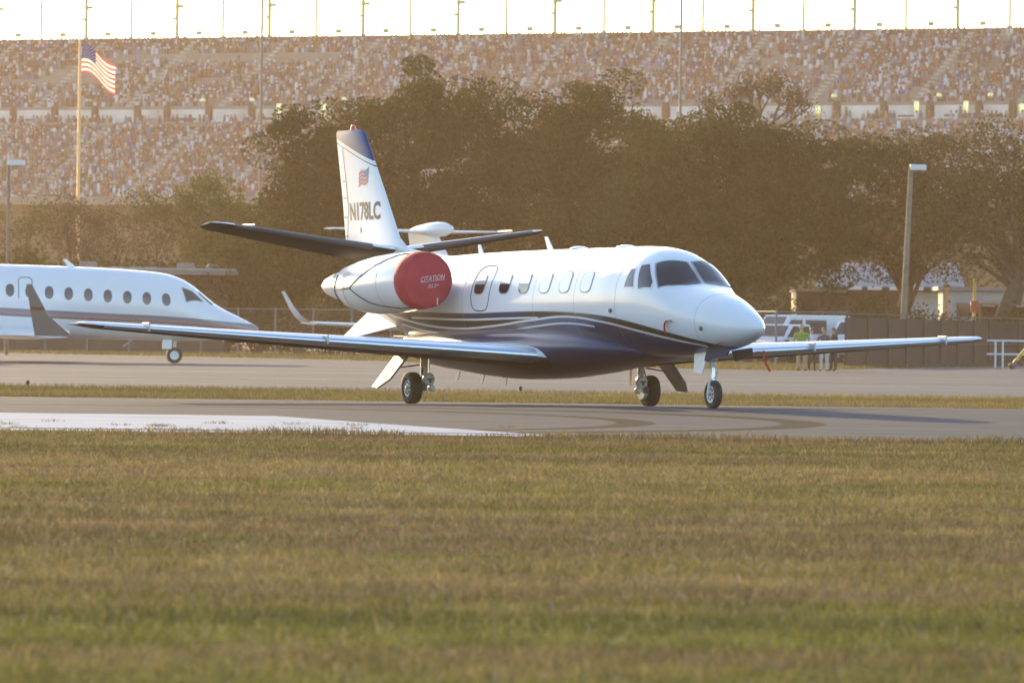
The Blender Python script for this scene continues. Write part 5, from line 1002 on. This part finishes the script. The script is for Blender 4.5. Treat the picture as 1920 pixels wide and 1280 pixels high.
vehicle('parked_car', 'silver car parked below the street lamp behind the screen', (17.3, 318), R(-12), CAR, CG, 1.75, P_S, (-1.35, 1.35), 'car', 1.25)
vehicle('parked_car', 'dark car between the street lamp and the orange post', (20.0, 322), R(-12), CAR, CG, 1.75, P_D, (-1.35, 1.35), 'car', 1.2)
vehicle('parked_car', 'silver estate car before the door of the blue roofed shed', (23.2, 332), R(-10), SUV, SG, 1.8, P_S, (-1.4, 1.4), 'car', 1.2)
vehicle('parked_car', 'white car under the carport edge', (27.6, 336), R(-10), CAR, CG, 1.75, P_W, (-1.35, 1.35), 'car', 1.25)
# hedge behind the screen
HB = np.array([(17.5, 306), (19.3, 312), (21.2, 319), (23.2, 326), (25.2, 331), (27.4, 336)])
for k, (x, y) in enumerate(HB):
    t = empty('shrub', (x, y, 0)); tag(t, ['low dark shrub under the street lamp', 'low dark shrub before the dark car', 'low dark shrub at the foot of the orange post', 'low dark shrub at the foot of the red sign', 'low dark shrub under the forked oak', 'low dark shrub beside the carport'][k], 'shrub', 'shrubs behind the screen')
    C_ = np.array([0, 0, 1.3]) + RNG.normal(0, 1, (14, 3)) * np.array([.8, .5, .5]); mb = MB()
    for c in C_[:6]: mb.tube([(0, 0, -.1), tuple(c)], [.05, .015], 5)
    mb.build('stem', M['bark'], t); P = np.repeat(C_, 130, 0) + RNG.normal(0, .38, (14 * 130, 3)); P = P[P[:, 2] > .05]; V, F, T = leaf_cloud(P, .18, OAK); npmesh('foliage', V, F, M['leaf'], t, tint=T)
for k, (x, y, q) in enumerate(((-9.5, 338, 'behind the tail of the blue jet'), (-6.0, 334, 'below the broad oak'), (-2.5, 330, 'behind the fuselage of the blue jet'), (1.5, 326, 'under the notched oak'), (5.0, 318, 'left of the cockpit behind the chain link'), (8.2, 314, 'behind the jet nose'), (10.6, 322, 'beside the white pickup'), (14.8, 332, 'under the maroon trailer'), (-12.0, 353, 'at the end of the flat roofed building'), (18.6, 330, 'beside the silver car'), (-16.0, 357, 'behind the flat roofed building'))):
    t = empty('shrub', (x, y, 0)); tag(t, 'waist high dark undergrowth shrub ' + q, 'shrub', 'undergrowth behind the fence')
    C_ = np.array([0, 0, 1.5]) + RNG.normal(0, 1, (24, 3)) * np.array([1.3, .6, .75]); mb = MB()
    for c in C_[:8]: mb.tube([(c[0] * .3, 0, -.1), tuple(c)], [.05, .015], 5)
    mb.build('stem', M['bark'], t); d = RNG.normal(0, 1, (24 * 150, 3)); d *= np.minimum(1, 1.8 / np.linalg.norm(d, axis=1, keepdims=True)); P = np.repeat(C_, 150, 0) + d * .45; P = P[P[:, 2] > .05]; V, F, T = leaf_cloud(P, .20, OAK if k % 2 else np.concatenate([OAK, DRY])); npmesh('foliage', V, F, M['leaf'], t, tint=T)
# ------------------------------------------------------------------ apron equipment
t = empty('metal_stand', (22.4, 291, 0)); tag(t, 'bare metal railing frame on the apron before the dark screen', 'railing')
for a in (-.78, -.45, .9, 1.6): MB().tube([(a, 0, 0), (a, 0, 1.22)], .045, 8).build('upright', M['gear'], t)
for z in (.62, 1.22): MB().tube([(-1.15, 0, z), (2.0, 0, z)], .04, 8).build('rail', M['gear'], t)
t = empty('tow_bar', (21.4, 279, 0)); tag(t, 'yellow tow bar leaning up from a dark wheel beside the metal railing frame', 'tow bar')
MB().tube([(.1, 0, .2), (.95, 0, 1.35)], .07, 10).build('bar', M['yellow'], t, smooth=True); MB().lathe([(-.07, .06), (-.08, .15), (.08, .15), (.07, .06)], (.05, 0, .152), 'Y', 18).build('wheel', M['rubber'], t, smooth=True); MB().box((.16, 0, .28), (.16, .16, .30), ry=R(36)).build('hitch', M['gear_dark'], t)
for k, (x, y) in enumerate(((-10.6, 142.6), (.2, 142.4))):
    t = empty('edge_light', (x, y, 0)); tag(t, ('small dark taxiway light in the grass strip under the white jet', 'small dark taxiway light in the grass strip below the belly of the blue jet')[k], 'edge light', 'lights along the taxiway')
    MB().lathe([(0, .035), (.10, .02), (.12, .018)], (0, 0, -.01), 'Z', 12).build('stem', M['gear_dark'], t); MB().lathe([(.10, .03), (.11, .042), (.16, .042), (.185, .03), (.195, .01)], (0, 0, 0), 'Z', 14).build('lens', M['black'], t, smooth=True)
# ------------------------------------------------------------------ people
def person(label, x, y, rz, h, shirt, trousers, arm=0.0, bare_arms=True, build=1.0, hair=None):
    k = h / 1.78; me = bpy.data.meshes.new('body')
    J = {'pel': (0, 0, .96), 'belly': (0, .01, 1.12), 'chest': (0, .01, 1.32), 'neck': (0, .0, 1.48), 'nk2': (0, -.01, 1.55), 'head': (0, -.02, 1.64), 'top': (0, -.01, 1.73)}
    Rr = {'pel': (.16 * build, .125), 'belly': (.155 * build, .12 * build), 'chest': (.175 * build, .12), 'neck': (.065, .065), 'nk2': (.06, .062), 'head': (.082, .10), 'top': (.06, .075)}
    E_ = [('pel', 'belly'), ('belly', 'chest'), ('chest', 'neck'), ('neck', 'nk2'), ('nk2', 'head'), ('head', 'top')]
    for s, n in ((-1, 'l'), (1, 'r')):
        sw = .03 * s
        J.update({n+'hip': (s*.10, 0, .90), n+'knee': (s*.115, -.02 + sw, .50), n+'ank': (s*.12, .01 + sw, .10), n+'toe': (s*.135, -.15 + sw, .045), n+'sh': (s*.21*build, 0, 1.40), n+'el': (s*(.27)*build, .03 - arm*.05, 1.13), n+'wr': (s*(.26 - arm*.16), -.04 - arm*.16, .90 + arm*.2), n+'hd': (s*(.25 - arm*.2), -.07 - arm*.17, .82 + arm*.28)})
        Rr.update({n+'hip': (.105, .105), n+'knee': (.072, .075), n+'ank': (.05, .055), n+'toe': (.045, .035), n+'sh': (.07, .07), n+'el': (.05, .05), n+'wr': (.034, .036), n+'hd': (.03, .042)})
        E_ += [('pel', n+'hip'), (n+'hip', n+'knee'), (n+'knee', n+'ank'), (n+'ank', n+'toe'), ('chest', n+'sh'), (n+'sh', n+'el'), (n+'el', n+'wr'), (n+'wr', n+'hd')]
    K = list(J); me.from_pydata([tuple(c * k for c in J[n]) for n in K], [(K.index(a), K.index(b)) for a, b in E_], [])
    o = bpy.data.objects.new('tmp', me); COL.objects.link(o); o.modifiers.new('s', 'SKIN'); sub = o.modifiers.new('d', 'SUBSURF'); sub.levels = 2
    for i, n in enumerate(K): me.skin_vertices[0].data[i].radius = tuple(r_ * k for r_ in Rr[n]); me.skin_vertices[0].data[i].use_root = (n == 'pel')
    dg = bpy.context.evaluated_depsgraph_get(); m2 = bpy.data.meshes.new_from_object(o.evaluated_get(dg)); bpy.data.objects.remove(o)
    m2.materials.clear()
    for q in (M['skin'], shirt, trousers, M['shoe']): m2.materials.append(q)
    for p in m2.polygons:
        c = p.center / k; z = c.z; ax = abs(c.x); p.use_smooth = True
        if z > 1.50: i = 0
        elif ax > .205 * build and z < (1.20 if bare_arms else .93): i = 0
        elif ax > .17 and z < .95 and c.y < -.05 and z > .6: i = 0
        elif z > .97: i = 1
        elif z > .09: i = 2
        else: i = 3
        p.material_index = i
    t = empty('person', (x, y, .004), rz); tag(t, label, 'person', 'people standing by the fence')
    b = link('body', m2, t)
    mb = MB(); V = []; F = []; nu, nv = 14, 7
    for j in range(nv + 1):
        ph = math.pi * .52 * j / nv
        for i in range(nu):
            q = 2 * math.pi * i / nu; back = .5 + .5 * math.sin(q); r_ = math.sin(ph); V.append((.098 * k * r_ * math.cos(q), (.012 + .118 * r_ * math.sin(q)) * k, (1.67 + .105 * math.cos(ph) - .05 * back * (j / nv)) * k))
    F = [(j * nu + i, j * nu + (i + 1) % nu, (j + 1) * nu + (i + 1) % nu, (j + 1) * nu + i) for j in range(nv) for i in range(nu)]
    mb.add(V, F).build('hair', hair or M['hair'], b, smooth=True)
    for s in (-1, 1): MB().lathe([(-.012, .012), (0, .03), (.012, .012)], (s * .086 * k, .0, 1.63 * k), 'X', 8).build('ear', M['skin'], b, smooth=True)
    MB().add([(0, -.135 * k, 1.615 * k), (-.016 * k, -.108 * k, 1.605 * k), (.016 * k, -.108 * k, 1.605 * k), (0, -.105 * k, 1.66 * k)], [(0, 1, 3), (0, 3, 2), (0, 2, 1), (1, 2, 3)]).build('nose', M['skin'], b)
    return t
cl = lambda n, c: mat(n, c, .85, var=.12, scale=8)
person('person in a lime green shirt and khaki shorts behind the jet wing', 10.95, 246.0, R(160), 1.80, cl('lime_shirt', (.20, .30, .06)), cl('khaki', (.33, .26, .18)), .1, True, 1.12, mat('grey_hair', (.35, .27, .2), .7))
person('person in a pale blue shirt and dark trousers beside the green shirt', 11.36, 246.6, R(10), 1.66, cl('pale_shirt', (.55, .58, .72)), cl('dark_trousers', (.05, .04, .045)), .6)
person('person in a dark grey shirt and light trousers with folded arms', 11.82, 246.3, R(-20), 1.68, cl('grey_shirt', (.09, .10, .11)), cl('light_trousers', (.45, .44, .44)), 1.0)
person('person in dark clothes at the end of the group of four', 12.20, 246.9, R(-60), 1.68, cl('dark_shirt', (.06, .055, .06)), cl('black_trousers', (.035, .03, .035)), .3, False)
# ------------------------------------------------------------------ haze
hz = MB().box((0, 650, 24.5), (3100, 1960, 51)).build('haze', M['white']); hz.data.materials.clear()
m = bpy.data.materials.new('haze_air'); m.use_nodes = True; n = m.node_tree; n.nodes.remove(n.nodes['Principled BSDF'])
pv = n.nodes.new('ShaderNodeVolumePrincipled'); pv.inputs['Density'].default_value = HAZE_DENSITY; pv.inputs['Color'].default_value = (1.0, .76, .52, 1); pv.inputs['Anisotropy'].default_value = .42
n.links.new(pv.outputs[0], n.nodes['Material Output'].inputs['Volume']); hz.data.materials.append(m); hz['kind'] = 'stuff'; hz['label'] = 'warm evening haze hanging over the whole airfield'; hz['category'] = 'haze'
